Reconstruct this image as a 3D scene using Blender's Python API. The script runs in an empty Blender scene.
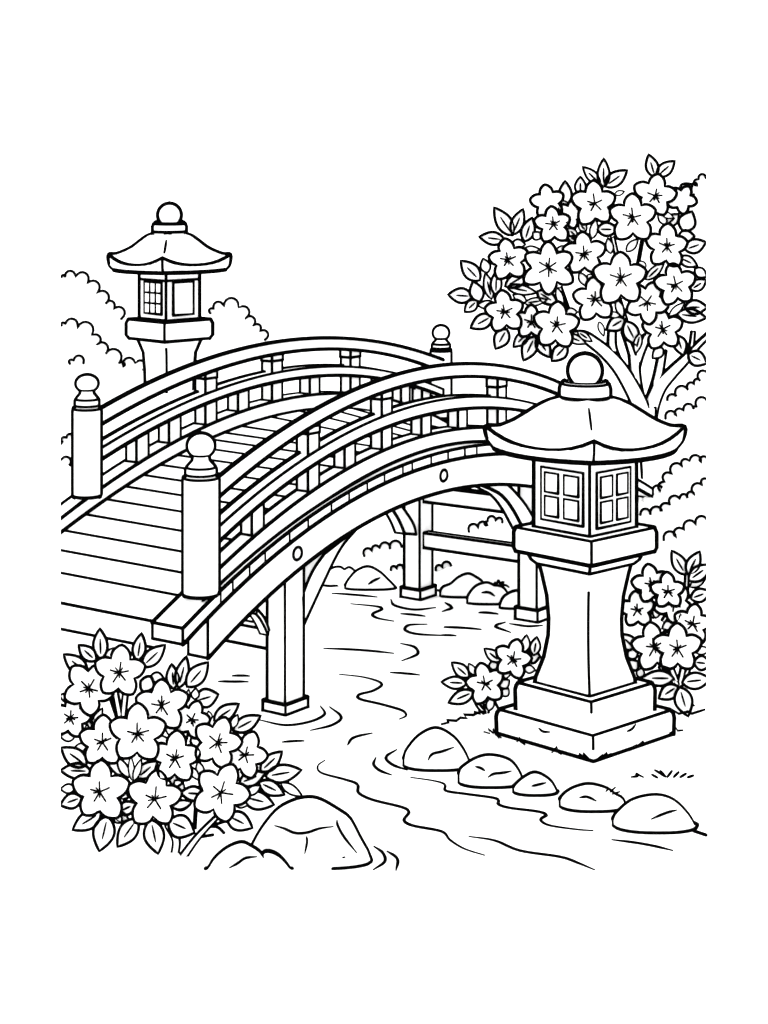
import bpy, bmesh, math, random
import numpy as np
from mathutils import Vector, Matrix

random.seed(7)
SC = bpy.context.scene
COL = SC.collection

# ------------------------------------------------------------------ camera
F, HY, H = 1936.0, 150.0, 2.75          # focal length and eye line in pixels, eye height in metres
cam = bpy.data.objects.new('camera', bpy.data.cameras.new('camera'))
COL.objects.link(cam)
cam.location = (0, 0, H)
cam.rotation_euler = (math.pi / 2, 0, 0)
cd = cam.data
cd.sensor_fit = 'HORIZONTAL'
cd.sensor_width = 36
cd.lens = 36 * F / 768
cd.sensor_fit = 'AUTO'
cd.lens = 36 * F / 1024                  # AUTO fits the long side
cd.shift_y = -(512 - HY) / 1024
cd.clip_start, cd.clip_end = 0.1, 600
SC.camera = cam

# ------------------------------------------------------------------ sky, sun, exposure (bright flat overcast)
w = bpy.data.worlds.new('World')
SC.world = w
w.use_nodes = True
nt = w.node_tree
nt.nodes.clear()
sky = nt.nodes.new('ShaderNodeTexSky')
sky.sky_type = 'NISHITA'
sky.sun_disc = False
sky.sun_elevation = math.radians(55)
sky.sun_rotation = math.radians(200)
sky.dust_density = 6
hs = nt.nodes.new('ShaderNodeHueSaturation')
hs.inputs['Saturation'].default_value = 0.0
ov = nt.nodes.new('ShaderNodeMix')            # a closed white cloud layer over most of the clear sky
ov.data_type = 'RGBA'
ov.inputs['Factor'].default_value = 0.96
for _i in ov.inputs:
    if _i.name == 'B' and _i.type == 'RGBA':
        _i.default_value = (8.6, 8.6, 8.6, 1)
bg = nt.nodes.new('ShaderNodeBackground')
bg.inputs['Strength'].default_value = 0.12
ow = nt.nodes.new('ShaderNodeOutputWorld')
nt.links.new(sky.outputs[0], hs.inputs['Color'])
nt.links.new(hs.outputs[0], [i for i in ov.inputs if i.name == 'A' and i.type == 'RGBA'][0])
nt.links.new([o_ for o_ in ov.outputs if o_.type == 'RGBA'][0], bg.inputs['Color'])
nt.links.new(bg.outputs[0], ow.inputs['Surface'])
sl = bpy.data.lights.new('sun', 'SUN')
sl.energy = 0.5
sl.angle = math.radians(60)
sl.color = (1, 0.98, 0.95)
so = bpy.data.objects.new('sun', sl)
COL.objects.link(so)
so.rotation_euler = (math.radians(35), 0, math.radians(-20))
SC.view_settings.view_transform = 'Standard'
SC.view_settings.look = 'None'
SC.view_settings.gamma = 1
SC.view_settings.use_curve_mapping = False
SC.view_settings.exposure = 1.3
SC.cycles.max_bounces = 14
SC.cycles.diffuse_bounces = 12

# ------------------------------------------------------------------ materials
def paper(name, base, var=0.03, scale=14.0):
    m = bpy.data.materials.new(name)
    m.use_nodes = True
    t = m.node_tree
    b = t.nodes['Principled BSDF']
    b.inputs['Roughness'].default_value = 0.9
    b.inputs['Specular IOR Level'].default_value = 0.0
    tc = t.nodes.new('ShaderNodeTexCoord')
    n = t.nodes.new('ShaderNodeTexNoise')
    n.inputs['Scale'].default_value = scale
    n.inputs['Detail'].default_value = 4
    r = t.nodes.new('ShaderNodeValToRGB')
    r.color_ramp.elements[0].position = 0.3
    r.color_ramp.elements[1].position = 0.7
    r.color_ramp.elements[0].color = (base - var, base - var, base - var, 1)
    r.color_ramp.elements[1].color = (base, base, base, 1)
    t.links.new(tc.outputs['Object'], n.inputs['Vector'])
    t.links.new(n.outputs['Fac'], r.inputs['Fac'])
    t.links.new(r.outputs['Color'], b.inputs['Base Color'])
    return m

M_STONE = paper('white_stone', 0.92, 0.03, 22)
M_WOOD = paper('white_wood', 0.92, 0.03, 9)
M_LEAF = paper('white_leaf', 0.92, 0.02, 30)
M_PETAL = paper('white_petal', 0.94, 0.02, 30)
M_BARK = paper('white_bark', 0.92, 0.03, 18)
M_GROUND = paper('white_ground', 0.92, 0.02, 3)
M_WATER = paper('white_water', 0.92, 0.02, 2)
M_ROCK = paper('white_rock', 0.92, 0.03, 12)
M_INK = bpy.data.materials.new('black_ink')
M_INK.use_nodes = True
_t = M_INK.node_tree
_b = _t.nodes['Principled BSDF']
_b.inputs['Specular IOR Level'].default_value = 0.0
_b.inputs['Roughness'].default_value = 1.0
_n = _t.nodes.new('ShaderNodeTexNoise')
_n.inputs['Scale'].default_value = 40
_r = _t.nodes.new('ShaderNodeValToRGB')
_r.color_ramp.elements[0].color = (0.0, 0.0, 0.0, 1)
_r.color_ramp.elements[1].color = (0.0015, 0.0015, 0.0015, 1)
_t.links.new(_n.outputs['Fac'], _r.inputs['Fac'])
_t.links.new(_r.outputs['Color'], _b.inputs['Base Color'])

# ------------------------------------------------------------------ helpers
INKW = 1.05; INKP = 1.3                               # pen weight
def P(x, y, Y):                           # a point seen at pixel x, y standing Y metres away
    return Vector(((x - 384) * Y / F, Y, H - (y - HY) * Y / F))
def PG(x, y, z=0.0):                      # the same on the level z
    return P(x, y, F * (H - z) / (y - HY))
def zz(y, Y):
    return H - (y - HY) * Y / F
def px(ox, oy, sc, pts):                  # crop coordinates to pixels
    return [(ox + a / sc, oy + b / sc) for a, b in pts]

def catmull(pts, n=6, closed=False):
    pts = [Vector(p) for p in pts]
    out = []
    N = len(pts)
    rng = N if closed else N - 1
    for i in range(rng):
        if closed:
            p0, p1, p2, p3 = pts[i - 1], pts[i], pts[(i + 1) % N], pts[(i + 2) % N]
        else:
            p1, p2 = pts[i], pts[i + 1]
            p0 = pts[i - 1] if i else p1 * 2 - p2
            p3 = pts[i + 2] if i + 2 < N else p2 * 2 - p1
        for k in range(n):
            t = k / n
            out.append(0.5 * ((2 * p1) + (p2 - p0) * t + (2 * p0 - 5 * p1 + 4 * p2 - p3) * t * t
                              + (3 * p1 - p0 - 3 * p2 + p3) * t ** 3))
    if not closed:
        out.append(pts[-1].copy())
    return out

def catpx(pts, n=6, closed=False):
    return [(p.x, p.y) for p in catmull([(a, b, 0) for a, b in pts], n, closed)]

class MB:
    """collects faces; white surface in slot 0, ink in slot 1"""
    def __init__(self):
        self.v, self.f, self.m, self.s = [], [], [], []
    def add(self, verts, faces, m=0, smooth=False):
        o = len(self.v)
        self.v += [Vector(p) for p in verts]
        for f in faces:
            self.f.append([i + o for i in f])
            self.m.append(m)
            self.s.append(smooth)
    def tube(self, pts, r, m=1, sides=6, closed=False, cap=True):
        pts = [Vector(p) for p in pts]
        q = [pts[0]]
        for p in pts[1:]:
            if (p - q[-1]).length > 1e-5:
                q.append(p)
        pts = q
        N = len(pts)
        if N < 2:
            return
        rr = r if isinstance(r, (list, tuple)) else [r] * N
        if len(rr) != N:
            rr = [rr[min(len(rr) - 1, int(i * len(rr) / N))] for i in range(N)]
        tang = []
        for i in range(N):
            if closed:
                t = pts[(i + 1) % N] - pts[i - 1]
            else:
                t = pts[min(i + 1, N - 1)] - pts[max(i - 1, 0)]
            if t.length < 1e-9:
                t = Vector((0, 0, 1))
            tang.append(t.normalized())
        ref = Vector((0, 0, 1)) if abs(tang[0].z) < 0.9 else Vector((1, 0, 0))
        nrm = tang[0].cross(ref).normalized()
        vs, fs = [], []
        for i in range(N):
            nrm = nrm - tang[i] * nrm.dot(tang[i])
            if nrm.length < 1e-6:
                nrm = tang[i].orthogonal()
            nrm.normalize()
            b = tang[i].cross(nrm)
            for k in range(sides):
                a = 2 * math.pi * k / sides
                vs.append(pts[i] + (nrm * math.cos(a) + b * math.sin(a)) * rr[i])
        for i in range(N if closed else N - 1):
            j = (i + 1) % N
            for k in range(sides):
                l = (k + 1) % sides
                fs.append([i * sides + k, i * sides + l, j * sides + l, j * sides + k])
        if not closed and cap:
            fs.append(list(range(sides))[::-1])
            fs.append([(N - 1) * sides + k for k in range(sides)])
        self.add(vs, fs, m, True)
    def ink(self, pts, wpx, closed=False, taper=0.0):
        """a pen line wpx pixels wide at the distance it lies at"""
        pts = [Vector(p) for p in pts]
        Y = sum(p.y for p in pts) / len(pts)
        r = (wpx * INKW + INKP) * 0.5 * Y / F
        if taper and not closed:
            n = len(pts)
            r = [r * (1 - taper + taper * min(1.0, 4.0 * min((i + 0.15) / n, (n - i - 0.85) / n))) for i in range(n)]
        self.tube(pts, r, 1, 6, closed)
        if not closed and not taper:
            for p in (pts[0], pts[-1]):
                self.ball(p, r if not isinstance(r, list) else r[0], 1)
    def ball(self, c, r, m=1):
        vs = [(c[0], c[1], c[2] + r)]
        for a in (-0.7, 0.0, 0.7)[::-1]:
            for k in range(6):
                t = k * math.pi / 3
                vs.append((c[0] + r * math.cos(a) * math.cos(t), c[1] + r * math.cos(a) * math.sin(t), c[2] + r * math.sin(a)))
        vs.append((c[0], c[1], c[2] - r))
        fs = []
        for k in range(6):
            l = (k + 1) % 6
            fs.append([0, 1 + k, 1 + l])
            for j in range(2):
                fs.append([1 + j * 6 + k, 7 + j * 6 + k, 7 + j * 6 + l, 1 + j * 6 + l])
            fs.append([13 + k, 19, 13 + l])
        self.add(vs, fs, m, True)
    def build(self, name, mat, parent=None, label=None, clip=None):
        me = bpy.data.meshes.new(name)
        off = Vector((0, 0, 0))
        p = parent
        if p is not None:
            off = Vector(p['_w']) if '_w' in p else Vector(p.location)
        me.from_pydata([tuple(v - off) for v in self.v], [], self.f)
        me.materials.append(mat)
        me.materials.append(M_INK)
        me.polygons.foreach_set('material_index', self.m)
        me.polygons.foreach_set('use_smooth', self.s)
        me.update()
        if clip:
            bm = bmesh.new()
            bm.from_mesh(me)
            for (co, no) in clip:
                bmesh.ops.bisect_plane(bm, geom=bm.verts[:] + bm.edges[:] + bm.faces[:], dist=1e-6,
                                       plane_co=Vector(co) - off, plane_no=Vector(no), clear_outer=True)
            bm.to_mesh(me)
            bm.free()
        o = bpy.data.objects.new(name, me)
        COL.objects.link(o)
        if parent is not None:
            o.parent = parent
            WORLD[o.name] = off
            OFF[o] = off
        if label:
            o['label'] = label
        return o

OFF, WORLD = {}, {}
class PartParent(dict):
    pass
def sub(mb, name, mat, part, label=None, clip=None):
    """a sub-part: child of a part (whose own origin is that of its thing)"""
    me_off = OFF[part]
    tmp = bpy.data.objects.new('tmp', None)
    tmp.location = me_off
    o = mb.build(name, mat, tmp, label, clip)
    o.parent = part
    bpy.data.objects.remove(tmp)
    OFF.pop(o, None)
    OFF[o] = me_off
    return o
def thing(name, label, cat, loc, group=None):
    o = bpy.data.objects.new(name, None)
    COL.objects.link(o)
    o.location = loc
    o.empty_display_size = 0.1
    o['label'] = label
    o['category'] = cat
    if group:
        o['group'] = group
    return o
def tag(o, label, cat, group=None):
    o['label'] = label
    o['category'] = cat
    if group:
        o['group'] = group
    return o

# the plot is cut off left, right and front along upright planes
def side_plane(xpix, sign):
    k = (xpix - 384) / F
    return ((0, 0, 0), (sign, -sign * k, 0))
CUT_L = side_plane(60.5, -1)
CUT_R = side_plane(706.5, 1)
CUT_F = ((0, F * H / (870.5 - HY), 0), (0, -1, 0))

def box(mb, c000, ex, ey, ez, edges=None, w=2.2):
    """box from a corner and three edge vectors, all twelve edges inked"""
    c = [c000 + ex * i + ey * j + ez * k for k in (0, 1) for j in (0, 1) for i in (0, 1)]
    mb.add(c, [[0, 2, 3, 1], [4, 5, 7, 6], [0, 1, 5, 4], [2, 6, 7, 3], [0, 4, 6, 2], [1, 3, 7, 5]])
    E = [(0, 1), (2, 3), (4, 5), (6, 7), (0, 2), (1, 3), (4, 6), (5, 7), (0, 4), (1, 5), (2, 6), (3, 7)]
    for i, (a, b) in enumerate(E):
        wi = w if edges is None else edges.get(i, w)
        if wi:
            mb.ink([c[a], c[b]], wi)

def lathe(mb, c, prof, side=2.6, rings=(), n=40):
    """profile (r, z) turned about the upright axis through c, with its contour lines"""
    cx, cy = c
    vs, fs = [], []
    for (r, z) in prof:
        for k in range(n):
            a = 2 * math.pi * k / n
            vs.append((cx + r * math.cos(a), cy + r * math.sin(a), z))
    for i in range(len(prof) - 1):
        for k in range(n):
            l = (k + 1) % n
            fs.append([i * n + k, i * n + l, (i + 1) * n + l, (i + 1) * n + k])
    fs.append(list(range(n))[::-1])
    fs.append([(len(prof) - 1) * n + k for k in range(n)])
    mb.add(vs, fs, 0, True)
    d = Vector((cx, cy)).normalized()
    s = Vector((d.y, -d.x))
    if side:
        for sg in (1, -1):
            mb.ink([(cx + s.x * sg * r, cy + s.y * sg * r, z) for r, z in prof], side * 1.7)
    for (r, z, wr) in rings:
        mb.ink([(cx + r * math.cos(a), cy + r * math.sin(a), z) for a in np.linspace(0, 2 * math.pi, 48, endpoint=False)], wr, True)

def sphere_prof(r, zc, a0=-80, a1=90, n=14):
    return [(max(1e-4, r * math.cos(math.radians(a))), zc + r * math.sin(math.radians(a))) for a in np.linspace(a0, a1, n)]

# ------------------------------------------------------------------ setting: ground and stream
RIVER = [(-400, 1400), (900, 1400), (900, 880), (760, 840), (712, 818), (660, 800), (615, 786), (570, 778), (540, 775), (505, 762), (465, 742), (445, 732),
         (455, 727), (475, 722), (505, 705), (560, 665), (700, 640), (1100, 625), (1100, 592), (520, 598), (440, 584), (330, 578),
         (200, 580), (60, 600), (-500, 610), (-500, 800), (60, 800), (150, 840), (205, 862), (190, 900), (-400, 960)]
riv = np.array([[(lambda p: (p.x, p.y))(PG(x, y))][0] for x, y in RIVER])
def sdist(X, Y):
    """distance to the river bank, negative inside the river"""
    inside = np.zeros(X.shape, bool)
    dmin = np.full(X.shape, 1e9)
    n = len(riv)
    for i in range(n):
        x1, y1 = riv[i]
        x2, y2 = riv[(i + 1) % n]
        cond = ((y1 > Y) != (y2 > Y)) & (X < (x2 - x1) * (Y - y1) / (y2 - y1 + 1e-12) + x1)
        inside ^= cond
        dx, dy = x2 - x1, y2 - y1
        t = np.clip(((X - x1) * dx + (Y - y1) * dy) / (dx * dx + dy * dy + 1e-12), 0, 1)
        dmin = np.minimum(dmin, np.hypot(X - x1 - t * dx, Y - y1 - t * dy))
    return np.where(inside, -dmin, dmin)
def smooth(a, b, x):
    t = np.clip((x - a) / (b - a), 0, 1)
    return t * t * (3 - 2 * t)
def ground_h(X, Y):
    X, Y = np.asarray(X, float), np.asarray(Y, float)
    d = sdist(X, Y)
    h = -0.3 + 0.42 * smooth(-0.15, 0.12, d)
    h = h + 0.37 * smooth(12.5, 13.4, Y) * smooth(0.0, 0.5, d) * smooth(1.0, 1.5, X)
    r2 = ((X + 1.6) / 1.0) ** 2 + ((Y - 14.5) / 1.0) ** 2
    h = np.maximum(h, 1.4 * np.exp(-np.maximum(r2 - 0.7, 0) * 1.6) - 0.4)
    h = np.where((X < -0.25) & (Y < 8.6), np.minimum(h, 0.02), h)
    return h
xs = np.concatenate([[-300, -120, -60, -30, -15, -9, -6, -5], np.arange(-4.4, 4.41, 0.08), [5, 6, 9, 15, 30, 60, 120, 300]])
ys = np.concatenate([[-60, -20, -5, 1, 3, 5], np.arange(6, 16.2, 0.08), [17, 19, 22, 30, 45, 80, 150, 300]])
GX, GY = np.meshgrid(xs, ys)
GZ = ground_h(GX, GY)
g = MB()
nx = len(xs)
g.add(list(zip(GX.ravel(), GY.ravel(), GZ.ravel())),
      [[j * nx + i, j * nx + i + 1, (j + 1) * nx + i + 1, (j + 1) * nx + i] for j in range(len(ys) - 1) for i in range(nx - 1)], 0, True)
ground = g.build('ground', M_GROUND)
ground['kind'] = 'structure'
def gz(x, y):
    return float(ground_h(np.array([x]), np.array([y]))[0])

wt = MB()
wt.add([(-12, 4, 0), (12, 4, 0), (12, 13.2, 0), (-12, 13.2, 0)], [[0, 1, 2, 3]])
def ripple(pts, wp=1.6, n=6):
    wt.ink([PG(x, y, 0.003) for x, y in catpx(pts, n)], wp * 1.12, taper=0.6)
Z8 = lambda l: px(240, 490, 2.4, l)
Z2 = lambda l: px(440, 600, 2.743, l)
ZR = lambda l: px(290, 740, 3.491, l)
for l in ([(220, 248), (330, 257)], [(265, 273), (328, 280), (340, 287), (318, 298), (330, 308), (370, 315)], [(385, 297), (445, 303)],
          [(362, 262), (372, 278), (420, 288), (470, 282)], [(485, 292), (508, 283), (492, 270)], [(575, 293), (620, 298)],
          [(450, 322), (405, 325), (397, 337), (430, 347), (520, 350)], [(490, 328), (580, 335)], [(637, 317), (613, 328), (650, 342)],
          [(200, 380), (290, 385), (370, 392)], [(385, 368), (420, 378), (425, 395), (388, 410)], [(360, 438), (432, 444)],
          [(238, 442), (300, 450), (340, 465), (320, 482), (285, 492), (290, 503), (340, 515), (390, 530), (398, 542), (382, 550)],
          [(318, 583), (272, 595), (258, 612)], [(48, 552), (110, 565), (170, 556), (203, 538), (193, 518)],
          [(215, 520), (243, 545), (220, 565), (168, 577)], [(100, 605), (155, 602)]):
    ripple(Z8(l), 1.9)
for l in ([(10, 75), (112, 80)], [(105, 35), (160, 38)], [(-2, 97), (45, 98)], [(190, 65), (240, 73), (282, 70)],
          [(470, 657), (560, 670), (640, 687)], [(78, 648), (150, 660), (220, 688), (330, 705), (380, 722), (425, 740)]):
    ripple(Z2(l), 1.9)
for l in ([(122, 70), (97, 90), (110, 115), (190, 138), (235, 155), (240, 185), (290, 210), (390, 235), (415, 252), (398, 280), (430, 300), (530, 320), (560, 350), (610, 380), (680, 402)],
          [(420, 130), (500, 142), (540, 155), (545, 178), (620, 190), (720, 205), (728, 225), (768, 238), (862, 250), (895, 262), (875, 278), (905, 298), (1000, 312), (1060, 316)],
          [(373, 33), (335, 60), (360, 88), (410, 105)], [(300, 60), (292, 85), (315, 108), (355, 122)],
          [(292, 370), (325, 395), (330, 425), (290, 453)], [(338, 387), (375, 415), (370, 455)]):
    ripple(ZR(l), 2.0)
ripple([(218, 681.4), (232, 681.9), (248.7, 681.7)], 1.9)
ripple([(231.8, 675.8), (250, 676)], 1.9)
wt.ink([PG(x, y, 0.10) for x, y in ((694, 831), (700, 833), (706, 835))], 2.4)
ripple([(434, 590.6), (440.5, 590.8)], 2.0)
ripple([(321, 585), (330, 586.5), (346, 585)], 2.0)
water = wt.build('stream_water', M_WATER, clip=[CUT_R] and None)
water['kind'] = 'structure'

# ------------------------------------------------------------------ the bridge
_a, _b2, _c = PG(285, 715), PG(533, 622), PG(418, 600)
A0 = Vector((_a.x, _a.y, 0))
DD = Vector((_b2.x - _a.x, _b2.y - _a.y, 0)).normalized()     # along the bridge
NN = Vector((-DD.y, DD.x, 0))                                 # across, to the far side
S2 = (Vector((_b2.x, _b2.y, 0)) - A0).dot(DD)
W0 = (Vector((_c.x, _c.y, 0)) - A0).dot(NN)
def B(s, o, z):
    return A0 + DD * s + NN * o + Vector((0, 0, z))
def sz(x, y, o):
    q = A0 + NN * o
    k = (x - 384) / F
    s = (k * q.y - q.x) / (DD.x - k * DD.y)
    Y = q.y + DD.y * s
    return s, H - (y - HY) * Y / F
def profile(pts, o, deg=3):
    a = np.array([sz(x, y, o) for x, y in pts])
    c = np.polyfit(a[:, 0], a[:, 1], deg)
    return lambda s: float(np.polyval(c, s))
z4 = lambda l: px(200, 450, 5.12, l)
z5 = lambda l: px(330, 320, 5.12, l)
z6 = lambda l: px(330, 450, 5.12, l)
z7 = lambda l: px(440, 340, 5.12, l)
z3 = lambda l: px(200, 330, 5.12, l)
z1 = lambda l: px(60, 360, 4.518, l)
FR = 0.80 if W0 > 0.84 else W0 - 0.05
N_top = profile(z4([(100, 130)]) + z5([(0, 410), (380, 265), (700, 222)]) + z7([(0, 128), (150, 120), (370, 145), (620, 220)]) + [(240, 459), (309, 414.6)], 0)
N_topb = profile(z4([(100, 235)]) + z5([(0, 495), (520, 300), (768, 290)]) + z7([(0, 197), (170, 187), (340, 205), (610, 278)]), 0)
N_mid = profile(z4([(100, 388)]) + z5([(0, 632), (260, 495), (500, 415)]) + z7([(0, 312), (150, 292), (340, 300), (520, 335)]), 0)
N_midb = profile(z4([(100, 465)]) + z5([(0, 690), (265, 555), (520, 485), (768, 448)]) + z7([(0, 365), (150, 350), (340, 352), (470, 370)]), 0)
N_curb = profile(z4([(100, 605)]) + z5([(95, 760), (265, 670), (470, 600), (650, 560)]) + z7([(0, 470), (100, 455), (230, 448)]), 0)
N_curbb = profile(z4([(100, 700)]) + z5([(230, 768), (500, 655), (768, 620)]) + z6([(0, 240), (250, 110)]) + z7([(0, 548), (150, 522), (240, 520)]), 0)
N_sill = profile(z4([(100, 726)]) + z6([(0, 265), (100, 210), (280, 120), (420, 62)]) + z7([(0, 575), (150, 545), (240, 540)]) + [(182.8, 628.4), (640, 478.5), (653, 491)], -0.035)
N_sillb = profile(z4([(165, 745)]) + z6([(0, 330), (200, 210), (420, 100), (600, 50)]) + z7([(0, 625), (150, 600), (260, 590), (340, 590)]) + [(182.8, 642.8), (638, 487), (651.6, 498)], -0.035)
N_arch = profile([(210, 659), (240, 624)] + z6([(0, 495), (150, 400), (330, 310), (460, 250), (600, 210), (768, 180)]) + z7([(60, 768), (150, 750), (300, 740), (470, 752)]), -0.03)
F_top = profile(z1([(186, 215)]) + z3([(0, 160), (330, 68), (620, 42)]) + z5([(0, 93), (250, 108), (500, 175)]), FR)
F_topb = profile(z1([(186, 290)]) + z3([(0, 235), (330, 130), (550, 102)]) + z5([(0, 152), (200, 160), (490, 232)]), FR)
F_mid = profile(z1([(186, 398)]) + z3([(370, 222), (560, 195), (768, 187)]) + [(432, 384.5)], FR)
F_midb = profile(z1([(186, 450)]) + z3([(0, 385), (330, 280), (520, 245)]) + z5([(0, 287), (130, 287), (280, 297)]) + [(432, 392.5)], FR)
F_curb = profile([(-10, 576)] + z1([(0, 745), (186, 562)]) + z3([(0, 500), (200, 420), (370, 375), (520, 345), (740, 320)]), FR)
F_curbb = profile([(-10, 590)] + z1([(40, 755), (210, 625), (400, 500), (580, 405)]) + z3([(60, 548), (340, 455), (570, 405)]), FR)

bridge = thing('footbridge', 'arched wooden footbridge with curved railings crossing the stream', 'bridge', (A0.x, A0.y, 0))
def beam(name, s0, s1, o0, o1, zt, zb, e=(2.4, 2.4, 2.4, 2.4), ends=2.4, n=40, ticks=(), wt_=1.6, clip=None, mat=None, extra=None):
    """curved bar: edges front top, rear top, front bottom, rear bottom"""
    mb = MB()
    ss = np.linspace(s0, s1, n)
    ft = [B(s, o0, zt(s)) for s in ss]
    rt = [B(s, o1, zt(s)) for s in ss]
    fb = [B(s, o0, zb(s)) for s in ss]
    rb = [B(s, o1, zb(s)) for s in ss]
    vs = ft + rt + fb + rb
    fs = []
    for i in range(n - 1):
        j = i + 1
        fs += [[i, j, n + j, n + i], [2 * n + i, 3 * n + i, 3 * n + j, 2 * n + j], [i, 2 * n + i, 2 * n + j, j], [n + i, n + j, 3 * n + j, 3 * n + i]]
    fs += [[0, n, 3 * n, 2 * n], [n - 1, 3 * n - 1, 4 * n - 1, 2 * n - 1]]
    mb.add(vs, fs)
    for line, wl in zip((ft, rt, fb, rb), e):
        if wl:
            mb.ink(line, wl)
    if ends:
        for i in (0, n - 1):
            mb.ink([ft[i], rt[i]], ends); mb.ink([fb[i], rb[i]], ends)
            mb.ink([ft[i], fb[i]], ends); mb.ink([rt[i], rb[i]], ends)
    for s in ticks:
        mb.ink([B(s, o0, zt(s)), B(s, o0, zb(s))], wt_)
    if extra:
        extra(mb)
    return mb.build(name, mat or M_WOOD, bridge, clip=clip)

S_N0, S_N1, S_F1 = -0.60, 3.1, 2.62
TH, TN = 3.1, 2.3
beam('top_rail', S_N0, S_N1, 0.0, 0.022, N_top, N_topb, (TH, 0, TH, 2.0))
beam('middle_rail', S_N0, S_N1, 0.0, 0.07, N_mid, N_midb, (1.7, 4.0, TH, 2.0))
def curb_line(mb):
    mb.ink([B(s, -0.002, max(N_curbb(s), N_sill(s) + 0.005)) for s in np.linspace(S_N0, S_N1, 40)], 2.6)
beam('curb_rail', S_N0, S_N1, 0.0, 0.09, N_curb, lambda s: N_sill(s) - 0.01, (TN, TH, 0, 2.0), extra=curb_line)
s_end = sz(182.8, 628.4, -0.035)[0]
tick_px = z4([(105, 750), (167, 705), (253, 625), (333, 560), (458, 455), (553, 375), (672, 300)]) + \
    z6([(97, 230), (190, 180), (278, 140), (372, 95), (420, 80), (517, 50), (604, 25), (690, 10)]) + z7([(40, 590), (125, 570), (187, 560)])
ticks = [sz(x, y, -0.035)[0] for x, y in tick_px]
sill = beam('side_sill', s_end, sz(652.5, 490, -0.035)[0], -0.035, 0.15, N_sill, N_sillb, (TN, TH, TH, 2.0), ticks=ticks)
s_a0 = sz(209.5, 640, -0.03)[0]
def bolts(mb):
    for (x, y) in ((297.5, 553.5), (443.7, 475.5)):
        s, z = sz(x, y, -0.022)
        mb.ink([B(s + 0.034 * math.cos(t), -0.022, z + 0.031 * math.sin(t)) for t in np.linspace(0, 2 * math.pi, 26, endpoint=False)], 2.0, True)
beam('arch_beam', s_a0, 3.0, -0.02, 0.10, N_sillb, N_arch, (0, 0, TH, 2.0), ends=2.2, extra=bolts)
# far side
S_FL = -1.9
beam('top_rail', -0.50, S_F1 - 0.06, FR, FR + 0.022, F_top, F_topb, (TH, 0, TH, 2.0), ends=2.4)
beam('middle_rail', -0.50, S_F1 - 0.08, FR, FR + 0.07, F_mid, F_midb, (1.6, 3.8, TH, 2.0), ends=2.4)
beam('curb_rail', S_FL, S_F1 + 0.1, FR, FR + 0.10, F_curb, F_curbb, (TN, 2.6, TH, 2.0), clip=[CUT_L])
beam('arch_beam', 0.1, 3.0, FR + 0.0, FR + 0.12, lambda s: F_curbb(s) - 0.09, lambda s: N_arch(s) + 0.02, (0, 0, 0, 0), ends=0)

# deck
dk = MB()
DN, DF = 0.15, FR + 0.02
def zn(s):
    return N_sill(s) - 0.004
def zf(s):
    return F_curbb(s) + 0.004
def PX(p):
    return 384 + F * p[0] / p[1], HY + F * (H - p[2]) / p[1]
_sg, _fg = [], []
for s in np.linspace(-1.0, 1.2, 23):                 # the boards lie a little askew to the rails
    p0 = PX(B(s, DN, zn(s)))
    want = 0.2 - 0.055 * min(1, max(0, (s + 0.8) / 1.3))
    lo, hi = s - 1.2, s + 0.6
    for _ in range(40):
        m_ = (lo + hi) / 2
        q_ = PX(B(m_, DF, zf(m_)))
        if (q_[1] - p0[1]) / (q_[0] - p0[0]) > want:
            hi = m_
        else:
            lo = m_
    _sg.append(s)
    _fg.append(lo - s)
SK = np.polyfit(_sg, _fg, 2)
print('SKEW', _fg)
def skew(s):
    return float(np.interp(s, _sg + [2.2], _fg + [0.0]))
def deck_pt(s, t, dz=0):
    f_ = s + skew(s)
    return B(s + skew(s) * t, DN + (DF - DN) * t, zn(s) * (1 - t) + zf(f_) * t + dz)
S_D0, S_D1 = s_end + 0.012, 3.2
ss = np.linspace(S_D0, S_D1, 60)
TD = 0.12
nn = len(ss)
ext = -1.2                                    # deck runs on past the far kerb to the left only at its near end
top = [deck_pt(s, t) for s in ss for t in (0, 1)]
bot = [deck_pt(s, t, -TD) for s in ss for t in (0, 1)]
fs = []
for i in range(nn - 1):
    a, b = 2 * i, 2 * (i + 1)
    fs += [[a, a + 1, b + 1, b], [2 * nn + a, 2 * nn + b, 2 * nn + b + 1, 2 * nn + a + 1],
           [a, b, 2 * nn + b, 2 * nn + a], [a + 1, 2 * nn + a + 1, 2 * nn + b + 1, b + 1]]
fs += [[0, 2 * nn, 2 * nn + 1, 1], [2 * nn - 2, 2 * nn - 1, 4 * nn - 1, 4 * nn - 2]]
dk.add(top + bot, fs)
dk.ink([deck_pt(S_D0, t) for t in (0, 1)], 2.2)
dk.ink([deck_pt(S_D0, t, -TD) for t in (0, 1)], 2.2)
def seam_row(s, x):
    a_, b_ = PX(deck_pt(s, 0)), PX(deck_pt(s, 1))
    return a_[1] + (b_[1] - a_[1]) * (x - a_[0]) / (b_[0] - a_[0])
seam = []
for x, y in ((176.6, 595.2), (182.8, 573), (182.8, 552), (182.8, 531.4), (182.8, 512.2)):
    lo, hi = -1.2, 2.0
    for _ in range(50):
        mid_ = (lo + hi) / 2
        lo, hi = (mid_, hi) if seam_row(mid_, x) > y else (lo, mid_)
    seam.append(lo)
step = (seam[-1] - seam[0]) / 4
s = seam[-1] + step
while s < S_D1:
    seam.append(s)
    s += step
for s in seam:
    dk.ink([deck_pt(s, t) for t in np.linspace(0.005, 0.995, 5)], 2.3)
dk.build('deck', M_WOOD, bridge, clip=[CUT_L])

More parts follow.
